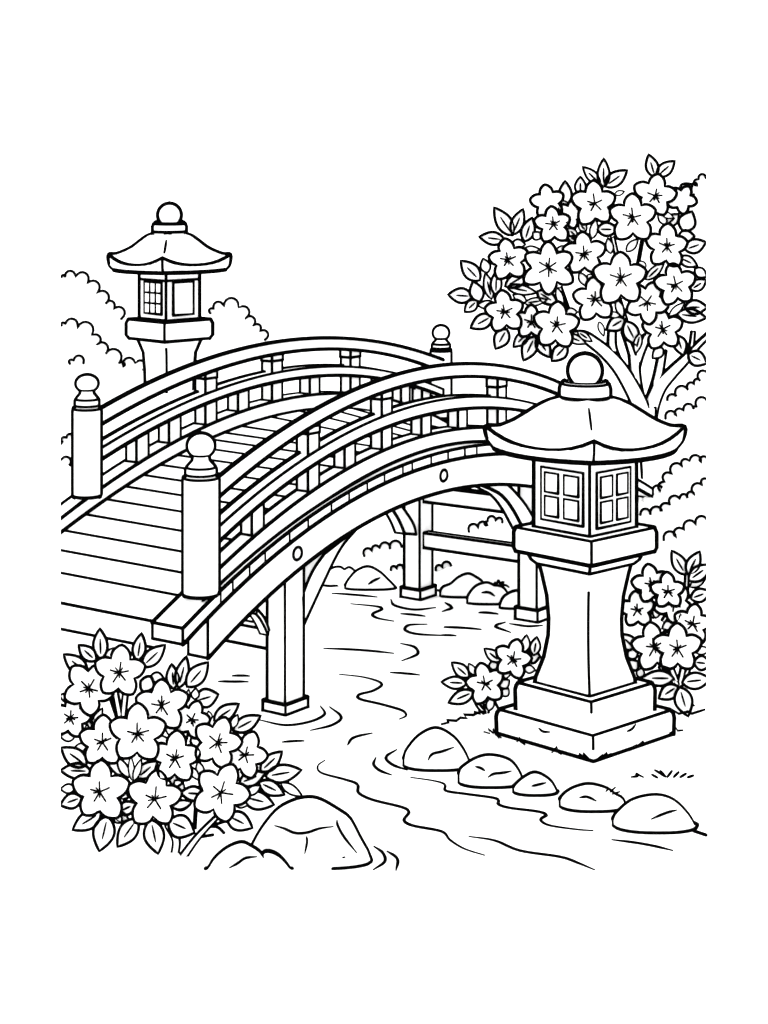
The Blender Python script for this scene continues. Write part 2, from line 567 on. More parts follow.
# balusters
def baluster(s0, ds, o0, do, zlo, zhi, cap=None, w=2.2):
    mb = MB()
    c0 = B(s0, o0, zlo)
    box(mb, c0, DD * ds, NN * do, Vector((0, 0, zhi - zlo)), {}, w)
    for zf_ in (N_curb if o0 < 0.4 else F_curb,):
        zq = lambda q: zf_(q) + 0.002
        mb.ink([B(s0 - .002, o0 + do, zq(s0)), B(s0 - .002, o0 - 0.002, zq(s0))], 1.9)
    if cap:
        zc0, zc1 = cap
        box(mb, B(s0 - 0.003, o0 - 0.003, zc0), DD * (ds + 0.006), NN * (do + 0.006), Vector((0, 0, zc1 - zc0)), {}, 1.9)
    return mb.build('baluster', M_WOOD, bridge)
OB = 0.016
for xe, big in ((251.8, 0), (308, 1), (344.6, 0), (381.8, 1), (421.4, 0), (458, 0), (497.6, 1), (535, 0), (575, 1), (610, 0)):
    s = sz(xe, 450, OB)[0]
    baluster(s, 0.088, OB, 0.066 if not big else 0.07, N_curb(s) - 0.02, (N_topb(s) + 0.0 if big else N_midb(s) + 0.02),
             cap=(N_topb(s + .04) - 0.045, N_topb(s + 0.04) + 0.006) if big else None)
OF = FR + OB
for xe, big in ((136.4, 0), (169, 0), (205.4, 1), (238, 0), (272, 1), (309.8, 0), (350.5, 1), (381, 0), (401, 0), (422, 0)):
    s = sz(xe, 400, OF)[0]
    baluster(s, 0.088, OF, 0.07, F_curb(s) - 0.02, (F_topb(s) if big else F_midb(s) + 0.02),
             cap=(F_topb(s + .04) - 0.04, F_topb(s + 0.04) + 0.006) if big else None, w=2.0)

# newel posts with their turned finials
def newel(c, xr, yb, k, Y, zbase=None, w=2.6):
    """c axis pixel x; yb = pixel rows (ball top, ball bottom, flare, cap top, cap bottom, body top, body bottom); k radii in pixels"""
    ax = P(c, 500, Y)
    R = lambda p: p * Y / F
    bt, bb, fl, c0, c1, b0, b1 = [zz(y, Y) for y in yb]
    rb, rn, rc, rbody = [R(p) for p in k]
    m = MB()
    zlow = (b1 if zbase is None else zbase) + (0.018 if Y < 9 else 0.012)
    lathe(m, (ax.x, ax.y), [(rbody * 0.93, zlow), (rbody, zlow + 0.01), (rbody, b0 - 0.012), (rbody * 0.96, b0)], w,
          [(rbody * 0.985, b0 - 0.004, 1.7), (rbody * 0.97, zlow + 0.004, w)])
    post = m.build('newel_post', M_WOOD, bridge)
    m = MB()
    prof = [(rc, b0 - 0.002), (rc, c0), (rc * 0.93, fl - 0.004), (rc * 0.72, fl + (bb - fl) * 0.3), (rn * 1.08, fl + (bb - fl) * 0.62), (rn, bb), (rn, bb + 0.012)]
    lathe(m, (ax.x, ax.y), prof, w * 0.95, [(rc * 0.97, fl - 0.006, 1.6), (rc, b0 + 0.012, 1.6)])
    rr = (bt - bb) / 2
    zc = (bt + bb) / 2
    pr = [(max(1e-4, rb * math.cos(a)), zc + rr * math.sin(a)) for a in np.linspace(-0.97, math.pi / 2, 18)]
    lathe(m, (ax.x, ax.y), pr, w)
    m.ink([(ax.x + pr[0][0] * math.cos(t), ax.y + pr[0][0] * math.sin(t), pr[0][1]) for t in np.linspace(0, 2 * math.pi, 30, endpoint=False)], 2.0, True)
    sub(m, 'finial', M_WOOD, post)
s_np = sz(201, 597, 0.035)[0]
Yn = B(s_np, 0.035, 0).y
newel(201, 0, (434, 457, 466, 469, 475, 477, 599), (12.9, 7.4, 14.5, 17.2), Yn, w=3.0)
Yf = B(sz(87, 497, FR - 0.03)[0], FR - 0.03, 0).y
newel(87, 0, (375.5, 391, 398, 400, 406, 408, 499), (10.3, 5.8, 11, 13.2), Yf, w=2.8)
Ye = B(sz(441, 390, FR + 0.04)[0], FR + 0.04, 0).y
newel(441, 0, (326, 339.5, 343, 345, 349, 350, 420), (7.4, 4.6, 8.2, 9.5), Ye, w=2.4)
# right-hand near post, out of sight behind the stone lantern
newel(598, 0, (392, 406, 410, 413, 418, 420, 470), (9, 5, 10, 12), B(3.1, 0.03, 0).y, w=2.4)

# pillars with their footings
def pillar(s0, o0, ds, do, ztop, foot=(0.0, 0.09), w=2.8, name='pillar'):
    m = MB()
    box(m, B(s0, o0, -0.3), DD * ds, NN * do, Vector((0, 0, ztop + 0.3)), {8: 1.8, 9: w, 10: w, 11: w}, w)
    p = m.build(name, M_WOOD, bridge)
    m = MB()
    g_ = 0.015
    box(m, B(s0 - g_, o0 - g_, -0.3), DD * (ds + 2 * g_), NN * (do + 2 * g_), Vector((0, 0, 0.3 + foot[1])), {8: 1.8}, w)
    c = [B(s0 - g_, o0 - g_, 0.004), B(s0 + ds + g_, o0 - g_, 0.004), B(s0 + ds + g_, o0 + do + g_, 0.004), B(s0 - g_, o0 + do + g_, 0.004)]
    m.ink(c + [c[0]], w)
    sub(m, 'footing', M_WOOD, p)
PD, PS = 0.112, 0.145
pillar(0, 0, PS, PD, N_arch(0.08) + 0.05, (0, 0.055))
pillar(S2 + 0.0, -0.025, PS - 0.01, PD + 0.01, N_arch(S2) + 0.04, (0, 0.075), 2.6)
pillar(S2 + 0.06, W0 - 0.01, 0.135, 0.115, N_arch(S2) + 0.12, (0, 0.065), 2.6)
# cross beams along NN between the pillars
def crossbeam(s0, ds, o0, o1, z0, z1, w=2.4):
    m = MB()
    box(m, B(s0, o0, z0), DD * ds, NN * (o1 - o0), Vector((0, 0, z1 - z0)), {2: 2.2, 6: 1.8}, w)
    m.build('cross_beam', M_WOOD, bridge)
zc = lambda x, y, o: sz(x, y, o)
for (yt, yb_) in ((534, 548.5), (487, 502.5)):
    s_, zt_ = sz(422, yt, W0 - 0.02)
    _, zb_ = sz(422, yb_, W0 - 0.02)
    crossbeam(S2 + 0.10, 0.055, 0.10, W0 - 0.006, zb_, zt_)
_, zt_ = sz(266, 633, 0.1)
_, zb_ = sz(266, 652, 0.1)
crossbeam(0.03, 0.07, 0.10, W0 + 0.02, zb_, zt_)
# curved braces
def brace(o0, o1, outer, inner, w=2.6, name='brace'):
    m = MB()
    n = 14
    def res(l):
        pts = catpx(l, 8)
        idx = np.linspace(0, len(pts) - 1, n)
        return [sz(*pts[int(round(i))], o0) for i in idx]
    a, b = res(outer), res(inner)
    vs = [B(s, o0, z) for s, z in a] + [B(s, o0, z) for s, z in b] + [B(s, o1, z) for s, z in a] + [B(s, o1, z) for s, z in b]
    fs = []
    for i in range(n - 1):
        j = i + 1
        fs += [[i, j, n + j, n + i], [2 * n + i, 3 * n + i, 3 * n + j, 2 * n + j], [i, 2 * n + i, 2 * n + j, j], [n + i, n + j, 3 * n + j, 3 * n + i]]
    fs += [[0, n, 3 * n, 2 * n], [n - 1, 3 * n - 1, 4 * n - 1, 2 * n - 1]]
    m.add(vs, fs)
    for i in range(4):
        m.ink(vs[i * n:(i + 1) * n], w if i != 1 else 2.2)
    m.ink([vs[0], vs[n], vs[3 * n], vs[2 * n], vs[0]], w)
    m.ink([vs[n - 1], vs[2 * n - 1], vs[4 * n - 1], vs[3 * n - 1], vs[n - 1]], w)
    m.build(name, M_WOOD, bridge)
brace(0.005, 0.07, [(358, 527), (340, 549), (322, 585), (303.5, 625)], [(325, 553), (315, 567), (308, 581), (302, 597)])
brace(0.005, 0.08, z7([(205, 740)]) + [(482.5, 485.6), (500, 494), (512, 508), (524, 530)], [(500, 480), (510, 487), (524, 503), (534, 519)])
brace(W0 + 0.0, W0 + 0.07, z6([(310, 290), (345, 345), (365, 385), (382, 428)]), z6([(365, 285), (410, 350), (430, 390), (440, 432)]), 2.2)
brace(0.03, 0.08, [(256, 614), (260, 619), (264, 626), (268, 635)], [(258, 610), (263, 616), (266, 622), (269, 630)], 1.6)

# ------------------------------------------------------------------ stone lanterns
def lantern(label, axis, Y0, corner_dx, S, zb, loc_z, near=True):
    """axis pixel; S half diagonals and rows in pixels measured at the side corners"""
    X0 = (axis - 384) * Y0 / F
    R1 = 91 if near else 61
    d0 = math.atan2(Y0, X0) + math.pi                      # towards the viewer
    d0 += math.asin(corner_dx / R1)
    root = thing('stone_lantern', label, 'lantern', (X0, Y0, loc_z), 'stone garden lanterns')
    kk = Y0 / F
    ctr = Vector((X0, Y0, 0))
    def cor(i, R, z):
        a = d0 + i * math.pi / 2
        return Vector((X0 + R * math.cos(a), Y0 + R * math.sin(a), z))
    W = 1.18 if near else 1.0
    def loft(name, rings, top_w, bot_w, side_w, front_w, parent=root, ringw=None, issub=False, front_part=(0, 1), mat=M_STONE):
        """rings bottom to top: (R px, row px)"""
        m = MB()
        vs = []
        rg = [(r * kk, zz(y, Y0)) for r, y in rings]
        bev = 0.06
        for r, z in rg:
            for i in range(4):
                vs.append(cor(i, r, z))
        fs = []
        for k in range(len(rg) - 1):
            for i in range(4):
                j = (i + 1) % 4
                fs.append([k * 4 + i, k * 4 + j, k * 4 + 4 + j, k * 4 + 4 + i])
        fs.append([3, 2, 1, 0])
        fs.append([(len(rg) - 1) * 4 + i for i in range(4)])
        m.add(vs, fs)
        for i in range(4):
            wl = front_w if i == 0 else side_w
            line = [vs[k * 4 + i] for k in range(len(rg))]
            if i == 0 and front_part != (0, 1):
                ln = catmull(line, 6) if len(line) > 2 else [line[0].lerp(line[1], t) for t in np.linspace(0, 1, 20)]
                n = len(ln)
                line = ln[int(front_part[0] * (n - 1)):int(front_part[1] * (n - 1)) + 1]
            if i and rings[0][1] == 750:
                line = line[1:]
            if wl:
                m.ink(line, wl * W)
        if top_w:
            k = len(rg) - 1
            m.ink([vs[k * 4 + i] for i in (3, 0, 1)], top_w * W)
            m.ink([vs[k * 4 + i] for i in (1, 2, 3)], side_w * W)
        if bot_w:
            m.ink([vs[i] for i in (0, 1, 2, 3, 0)], bot_w * W)
        for k in (ringw or {}):
            m.ink([vs[k * 4 + i] for i in (0, 1, 2, 3, 0)], ringw[k] * W)
        return m
    for (name, rings, tw, bw, sw, fw, rw, fp) in S['tiers']:
        m = loft(name, rings, tw, bw, sw, fw, ringw=rw, front_part=fp)
        if name == 'base_step' and rings[0][1] == 750:
            for i1, chip in ((3, [(538.5, 728), (543, 731.5), (550, 732)]), (1, [(627, 731.5), (632, 729), (636, 724)])):
                a_, b_ = cor(0, 88.3 * kk, 0), cor(i1, 88.3 * kk, 0)
                pts = []
                for (x, y) in catpx(chip, 4):
                    k_ = (x - 384) / F
                    e_ = b_ - a_
                    t_ = (k_ * a_.y - a_.x) / (e_.x - k_ * e_.y)
                    Yp = a_.y + e_.y * t_
                    pts.append(P(x, y, Yp - 0.004))
                m.ink(pts, 1.3, taper=0.5)
        m.build(name, M_STONE, root)
    # light box and its windows
    rb_, y_lo, y_hi = S['box']
    m = loft('light_box', [(rb_, y_lo), (rb_, y_hi)], 2.0, 2.6, 3.4, 2.2)
    if not near:
        r = rb_ * kk
        z = zz(279, Y0)
        m.ink([cor(i, r + 0.003, z) for i in (0, 1, 2, 3, 0)], 1.8)
    lb = m.build('light_box', M_STONE, root)
    z_lo, z_hi = zz(y_lo, Y0), zz(y_hi, Y0)
    for side, wins in S['windows'].items():
        i0, i1 = (0, 3) if side == 'L' else (0, 1)
        c0, c1 = cor(i0, rb_ * kk, 0), cor(i1, rb_ * kk, 0)
        e = c1 - c0
        nrm = Vector((e.y, -e.x, 0)).normalized()
        if nrm.dot((c0 + c1) / 2 - ctr) < 0:
            nrm = -nrm
        def wp(u, v, d):                                   # u along the face from the front corner, v up
            p = c0 + e * u + nrm * d
            p.z = z_lo + (z_hi - z_lo) * v
            return p
        for (u0, u1, v0, v1, panes, frame) in wins:
            m = MB()
            dth = 0.006
            q = [wp(u0, v0, dth), wp(u1, v0, dth), wp(u1, v1, dth), wp(u0, v1, dth)]
            q2 = [wp(u0, v0, -0.002), wp(u1, v0, -0.002), wp(u1, v1, -0.002), wp(u0, v1, -0.002)]
            m.add(q + q2, [[0, 1, 2, 3], [0, 4, 5, 1], [1, 5, 6, 2], [2, 6, 7, 3], [3, 7, 4, 0]])
            m.ink(q + [q[0]], 2.2)
            wo = m.build('window', M_STONE, root)
            bpy.data.objects.remove(wo) if False else None
            wo.parent = lb
            OFF[wo] = OFF[lb]
            if panes:
                for (a0, a1, b0, b1) in panes:
                    m = MB()
                    U = lambda t: u0 + (u1 - u0) * t
                    V = lambda t: v0 + (v1 - v0) * t
                    q = [wp(U(a0), V(b0), dth + .003), wp(U(a1), V(b0), dth + .003), wp(U(a1), V(b1), dth + .003), wp(U(a0), V(b1), dth + .003)]
                    wo2 = None
                    mm = PANES.setdefault(wo.name, MB())
                    mm.add(q, [[0, 1, 2, 3]])
                    mm.ink(q + [q[0]], 2.0 if near else 1.5)
    # roof
    m = MB()
    RF = S['roof']                                          # list of (R px, corner row, sag px) from eave up
    seg = 10
    rings = []
    for (R, y, sag) in RF['top']:
        rings.append((R * kk, zz(y, Y0), sag * kk))
    lower = [(R * kk, zz(y, Y0), sag * kk) for (R, y, sag) in RF['low']]
    allr = lower + rings                                    # underside edge, then eave, then up
    def ring_pts(R, z, sag, bl):
        out = []
        for i in range(4):
            a, b = cor(i, R, z), cor(i + 1, R, z)
            for k in range(seg):
                t = k / seg * 2 - 1
                p = a.lerp(b, k / seg)
                dv = Vector((p.x - X0, p.y - Y0, 0))
                p = p.lerp(Vector((X0, Y0, z)) + dv.normalized() * R, bl)
                p.z = z - sag * (1 - abs(t) ** 2.2)
                # rounded plan corners
                out.append(p)
        return out
    vs = []
    for kr, r in enumerate(allr):
        vs += ring_pts(*r, (0.78, 0.5, 0.1)[min(kr, 2)])
    n4 = 4 * seg
    fs = []
    for k in range(len(allr) - 1):
        for i in range(n4):
            j = (i + 1) % n4
            fs.append([k * n4 + i, k * n4 + j, (k + 1) * n4 + j, (k + 1) * n4 + i])
    fs.append(list(range(n4))[::-1])
    fs.append([(len(allr) - 1) * n4 + i for i in range(n4)])
    m.add(vs, fs, 0, False)
    nl = len(lower)
    m.ink([vs[i] - Vector((0, 0, 0.004)) for i in range(n4)], 3.6 * W, True)                      # lower eave line
    m.ink([vs[nl * n4 + i] + Vector((0, 0, 0.002)) for i in range(n4)], 2.6 * W, True)          # upper eave line
    for c in range(1, 4):                                                # hips
        m.ink(catmull([vs[k * n4 + c * seg] for k in range(len(allr))], 4), 3.4 * W)
    hip = catmull([vs[k * n4] for k in range(nl, len(allr))], 10)
    L = len(hip)
    m.ink(hip[int(L * 0.34):int(L * 0.74)], 1.6, taper=0.3)
    low = [vs[k * n4] for k in range(nl + 1)]
    m.ink(low, 1.7)
    m.ink([vs[(len(allr) - 1) * n4 + i] for i in range(n4)], 1.5 * W, True)
    roof = m.build('roof', M_STONE, root)
    # collar and ball
    m = MB()
    rc, yt, yb2 = S['collar']
    z0, z1_ = zz(yb2, Y0), zz(yt, Y0)
    h = z1_ - z0
    r = rc * kk
    lathe(m, (X0, Y0), [(r * 0.9, z0 - 0.02), (r * 0.97, z0), (r, z0 + h * 0.2), (r, z0 + h * 0.65), (r * 0.95, z0 + h * 0.88), (r * 0.85, z1_)], 3.2 * W,
          [(r * 1.0, z0 + h * 0.22, 2.4 * W), (r * 0.92, z0 + h * 0.9, 1.7 * W), (r * 0.8, z1_, 1.6 * W)])
    col = m.build('collar', M_STONE, root)
    m = MB()
    rb3, yc = S['ball']
    lathe(m, (X0, Y0), sphere_prof(rb3 * kk, zz(yc, Y0), -75, 90, 22), 3.4 * W)
    m.build('finial_ball', M_STONE, root)
    return root, cor, kk
PANES = {}

YN = 8.70
def qp(u0, u1, v0, v1):
    return (u0, u1, v0, v1)
p22 = [(0.10, 0.44, 0.09, 0.46), (0.58, 0.90, 0.09, 0.46), (0.10, 0.44, 0.54, 0.91), (0.58, 0.90, 0.54, 0.91)]
p22 = [(a, b, c, d) for a, b, c, d in p22]
near_spec = dict(
    tiers=[
        ('base_step', [(88, 750), (88, 733.5), (88.5, 717), (87.6, 713), (85, 710)], 1.9, 0, 3.6, 1.7, {1: 2.4}, (0.45, 0.9)),
        ('base_step', [(69, 712), (69.5, 689.5), (68.6, 686), (66.5, 683)], 1.9, 2.2, 3.6, 1.7, {}, (0.3, 0.95)),
        ('shaft', [(50, 683), (49, 677), (41, 657), (36.5, 635), (36, 618), (38, 595), (43, 573), (46.5, 560)], 0, 3.0, 3.4, 1.7, {}, (0.08, 0.8)),
        ('cornice', [(48, 563), (54, 558.5), (58, 551), (59, 545)], 0, 2.8, 3.2, 1.9, {}, (0, 1)),
        ('platform', [(69, 551), (71, 547), (71, 532), (69, 527.5)], 1.7, 3.2, 3.6, 1.6, {}, (0.15, 0.9)),
    ],
    box=(51, 527, 447),
    windows={'L': [(0.10, 0.85, 0.12, 0.77, p22, 1)], 'R': [(0.13, 0.85, 0.09, 0.77, p22, 1)]},
    roof=dict(low=[(91, 447.5, 0), (97.5, 439, 4)], top=[(99.5, 426.5, 15), (86, 425.5, 13), (72, 420, 9), (60, 413, 5), (47, 405, 2), (36, 400, 0), (25, 397, 0)]),
    collar=(24, 382, 401), ball=(15.8, 370.5))
lantern('large stone lantern with a hipped roof on the grassy bank in the foreground', 585, YN, 8, near_spec, 0, 0.12)

YF = 14.1
p33 = [(a / 3 + .0, a / 3 + 1 / 3, b / 3, b / 3 + 1 / 3) for a in range(3) for b in range(3)]
far_spec = dict(
    tiers=[
        ('shaft', [(25, 424), (24.5, 405), (24, 390), (24.5, 370), (26, 352), (29, 345), (32, 338)], 0, 2.6, 3.2, 1.7, {}, (0.1, 0.83)),
        ('platform', [(40, 338), (43, 334.5), (43, 323), (41, 319.5)], 1.7, 3.0, 3.6, 1.7, {}, (0.1, 1.0)),
    ],
    box=(30, 318.5, 266),
    windows={'L': [(0.14, 0.78, 0.12, 0.71, p33, 0)], 'R': [(0.20, 0.80, 0.10, 0.71, None, 0)]},
    roof=dict(low=[(56, 269, 0), (60, 264.5, 3)], top=[(61, 254.5, 9), (54, 253.8, 7), (46, 251, 5), (38, 247, 3), (30, 241, 1), (23, 236, 0), (16.5, 233.5, 0)]),
    collar=(15.6, 223, 234), ball=(10.6, 215))
lantern('smaller stone lantern with a blank right pane standing beyond the bridge', 169.5, YF, -7, far_spec, 0, 0.97, near=False)
for wn, mm in PANES.items():
    wo = bpy.data.objects[wn]
    off = OFF[wo]
    o = sub(mm, 'pane', M_STONE, wo.parent)
    # merge the panes into their window
    bm = bmesh.new()
    bm.from_mesh(wo.data)
    bm.from_mesh(o.data)
    bm.to_mesh(wo.data)
    bm.free()
    bpy.data.objects.remove(o)

# ------------------------------------------------------------------ rocks
def rock(label, topl, base, zlev=0.0, depth=0.55, cracks=(), clip=None, wtop=3.0, wbase=2.6, tilt=0.13, foot_rng=None, group='boulders along the stream'):
    """topl: outline over the top, left to right; base: water line in front, left to right (pixels)"""
    b = catpx(base, 8) if len(base) > 2 else base
    t = catpx(topl, 8)
    yb = sum(p[1] for p in base) / len(base)
    xl = min(t[0][0], b[0][0]); xr = max(t[-1][0], b[-1][0])
    Yf = F * (H - zlev) / (max(p[1] for p in base) - HY)       # nearest point of the foot
    wid = (xr - xl) * Yf / F
    q = wid * 0.5 * depth
    Yc = Yf + q * 0.9
    n = 30
    us = np.linspace(0, 1, n)
    tx = np.array([p[0] for p in t]); ty = np.array([p[1] for p in t])
    order = np.argsort(tx, kind='stable')
    tx, ty = tx[order], ty[order]
    m = MB()
    rowsN = 16
    cols = []
    inkline = []
    for u in us:
        x = xl + (xr - xl) * u
        yt = float(np.interp(x, tx, ty))
        uu = 2 * u - 1
        prof = max(0.0, 1 - abs(uu) ** 2.6) ** 0.5
        qq = q * max(prof, 0.06)
        X = (x - 384) * Yc / F
        # height so that the contour seen by the eye reaches yt
        h = max(zz(yt, Yc) - zlev, 0.004)
        tz = math.atan2(qq * tilt, h)
        hh = math.sqrt(max(h * h - (qq * tilt) ** 2, (0.35 * h) ** 2))
        tz = math.atan2(qq * tilt, hh)
        col = []
        for k in range(rowsN + 1):
            a = -math.pi / 2 + math.pi * k / rowsN
            sq = abs(math.sin(a)) ** 0.9 * (1 if a > 0 else -1)
            col.append(Vector((X, Yc + qq * math.sin(a), zlev + hh * math.cos(a))))
        col[0].z = zlev - 0.12; col[-1].z = zlev - 0.12
        cols.append(col)
        inkline.append(Vector((X, Yc + qq * math.sin(tz), zlev + hh * math.cos(tz))))
    vs = [v for c in cols for v in c]
    R_ = rowsN + 1
    fs = [[i * R_ + k, (i + 1) * R_ + k, (i + 1) * R_ + k + 1, i * R_ + k + 1] for i in range(n - 1) for k in range(rowsN)]
    fs.append([k for k in range(R_)][::-1]); fs.append([(n - 1) * R_ + k for k in range(R_)])
    m.add(vs, fs, 0, True)
    m.ink(inkline, wtop * 1.25)
    if foot_rng:
        i0, i1 = [int(q_ * (n - 1)) for q_ in foot_rng]
        foot = [Vector((c[0].x, c[0].y - 0.004, zlev + 0.004)) for c in cols[i0:i1 + 1]]
        m.ink(foot + [inkline[-1]], wbase)
    elif wbase:
        # the foot line lies where the front of the rock meets the ground
        foot = [Vector((c[0].x, c[0].y - 0.004, zlev + 0.004)) for c in cols]
        m.ink([inkline[0]] + foot + [inkline[-1]], wbase)
    for cr in cracks:
        pts = []
        for (x, y) in catpx(cr, 5):
            u = (x - xl) / (xr - xl)
            f_ = min(max(u * (n - 1), 0), n - 1.001)
            i = int(f_)
            best = None
            for k in range(1, rowsN):
                p = cols[i][k].lerp(cols[i + 1][k], f_ - i)
                p2 = cols[i][k + 1].lerp(cols[i + 1][k + 1], f_ - i) if k < rowsN else p
                y1, y2 = PX(p)[1], PX(p2)[1]
                if y1 >= y >= y2 and best is None:
                    tt = (y1 - y) / (y1 - y2 + 1e-9)
                    best = p.lerp(p2, tt)
            if best is not None:
                pts.append(best + Vector((0, -0.003, 0.003)))
        if len(pts) > 1:
            m.ink(pts, 1.6, taper=0.6)
    o = m.build('boulder', M_ROCK, clip=clip)
    tag(o, label, 'rock', group)
    o['group'] = group
    return o
# origin at the foot for rocks: keep world coordinates
rock('rounded boulder at the left end of the row of bank stones', [(404, 758), (406.7, 750.4), (419, 736), (436, 728.5), (452.5, 736.7), (463, 750), (470, 765)],
     [(404, 759), (415, 766), (440, 770.5), (470, 771)], cracks=[Z8([(450, 650), (460, 635), (485, 628), (513, 618)])])
rock('flat boulder with two cracks second in the row of bank stones', [(459, 773), (462, 767.7), (476.5, 758.6), (491, 755.7), (509, 760.4), (518.4, 771.3), (522, 781)],
     [(459, 775), (469, 780.5), (487.4, 786), (522, 788)], cracks=[Z2([(95, 458), (110, 462), (122, 470)]), Z2([(128, 488), (145, 478), (170, 475), (195, 470)])])
rock('smallest low stone in the middle of the bank row', [(513.6, 786.7), (523.8, 778), (535.5, 773), (549.4, 780.5), (557.4, 793.5)],
     [(513.6, 788), (527.5, 793), (557.4, 796)], cracks=[Z2([(248, 512), (265, 508), (290, 502)])])
rock('uneven stone with a tuft of grass on its right shoulder', [(560.3, 798.7), (565.8, 793), (575.6, 787.7), (589.5, 784.8), (605.9, 788.8), (615, 795), (622, 798.7), (625, 806)],
     [(560, 800), (571, 806), (589.5, 810.5), (625, 812)], cracks=[Z2([(378, 543), (400, 541), (425, 553)])])
rock('large smooth boulder at the right end of the bank row', [(613, 818.7), (618.6, 811.5), (633, 800.5), (655, 795.8), (673, 800.5), (688, 815), (697, 831)],
     [(613, 820), (622, 825), (651.5, 830.5), (677, 833), (697, 833)], cracks=[Z2([(570, 603), (600, 590), (620, 583), (645, 577)])])
rock('low far stone half hidden behind the left far boulder', [(318, 584), (324, 575), (333, 568.5), (340, 567.5), (344.5, 570), (350, 568), (358, 576), (361, 586)],
     [(318, 585), (336, 586.5), (361, 586)], wtop=2.2, wbase=0, depth=0.4)
rock('peaked far boulder left of the far bridge pillar', [(345.6, 585), (349.5, 579), (357, 571), (368, 567), (379, 572), (388.6, 581), (395.4, 588)],
     [(345.6, 585.5), (353.4, 588.7), (369, 590.5), (395.4, 589.5)], cracks=[z6([(195, 690), (225, 670), (258, 655)])], wtop=2.4, wbase=2.2, depth=0.35)
rock('tallest far boulder right of the far bridge pillar', [(440.5, 591), (443.4, 587), (451, 584), (459, 577.4), (468, 574), (475.7, 577.4), (482.5, 583), (486, 596)],
     [(440.5, 592), (449, 595.5), (467, 597.5), (486, 598)], wtop=2.4, wbase=2.2, depth=0.35)
rock('far boulder with a grass tuft between two others under the bridge', [(467.5, 598), (470, 593), (476.6, 586), (486.4, 583), (494, 585.6), (503, 588), (511, 600)],
     [(467.5, 599), (476.6, 603), (500, 605), (511, 605)], cracks=[z7([(310 - 0, 0)]) and px(420, 470, 5.12, [(312, 630), (350, 628), (382, 648)])], wtop=2.4, wbase=2.2, depth=0.35)
rock('small far boulder touching the right bridge pillar', [(500.5, 604), (504, 597), (512, 592), (519.6, 591), (527, 594), (533, 604)],
     [(500, 605), (510, 608), (520.6, 609.5), (533, 609)], wtop=2.4, wbase=2.2, depth=0.35)
rock('biggest boulder in the foreground water beside the flowering bush',
     [(250, 850), (257, 836.5), (265.7, 823), (277.6, 809.4), (291, 801.6), (306, 797.6), (320, 799.5), (340, 811), (350, 819), (360, 838), (368, 852), (371, 860)],
     [(250, 869), (300, 869), (340, 869), (371, 861)], depth=0.35, foot_rng=(0.72, 1.0), wtop=3.0, wbase=2.4,
     cracks=[[(275, 826), (285, 829), (296, 833.5), (308, 833), (320, 829), (334, 827)], ZR([(60, 338), (62, 360), (52, 410)]), ZR([(165, 280), (168, 300), (190, 340), (235, 397)]), ZR([(97, 425), (140, 424), (195, 410)])])
rock('low boulder cut by the front edge between the bush and the big boulder', [(258, 868), (263, 853.5), (269, 851.5), (277.6, 855), (285, 862), (292, 872)],
     [(258, 871), (275, 871), (292, 871)], wbase=0, depth=0.3)
rock('front boulder at the very bottom below the flowering bush', [(206, 874), (209, 868.6), (215, 858.5), (227, 848), (241, 842.4), (250.5, 846), (260.6, 853.4), (268.8, 869.5), (271, 876)],
     [(206, 873), (240, 873), (271, 873)], wbase=0, depth=0.3, cracks=[px(176, 740, 5.908, [(318, 760), (370, 730), (415, 700), (482, 692)])])

# ------------------------------------------------------------------ flowers and leaves
def frame(p, tiltx=0.0, tilty=0.0):
    """right, up, towards-viewer axes of something facing the viewer, tipped a little"""
    n = Vector((tiltx, -1.0, 0.12 + tilty)).normalized()
    up = Vector((0, 0, 1))
    r = up.cross(n) * -1
    r = (r if r.x > 0 else -r).normalized()
    u = n.cross(r)
    if u.z < 0:
        u = -u
    return r, u, n
def petal_r(th, npet, rot, jit):
    seg = 2 * math.pi / npet
    a = (th - rot) % seg
    k = int(((th - rot) % (2 * math.pi)) / seg)
    ph = min(a, seg - a)
    k = k if a < seg / 2 else (k + 1) % npet
    c, ra, rb = 0.57, 0.43, (0.38 if npet == 5 else 0.32)
    cp, sp = math.cos(ph), math.sin(ph)
    A = cp * cp / ra ** 2 + sp * sp / rb ** 2
    Bq = -2 * c * cp / ra ** 2
    Cq = c * c / ra ** 2 - 1
    disc = max(0.0, Bq * Bq - 4 * A * Cq)
    r = (-Bq + math.sqrt(disc)) / (2 * A)
    r *= 1 + 0.05 * max(0, 1 - ph / 0.24)
    return r * (1 + jit[k])
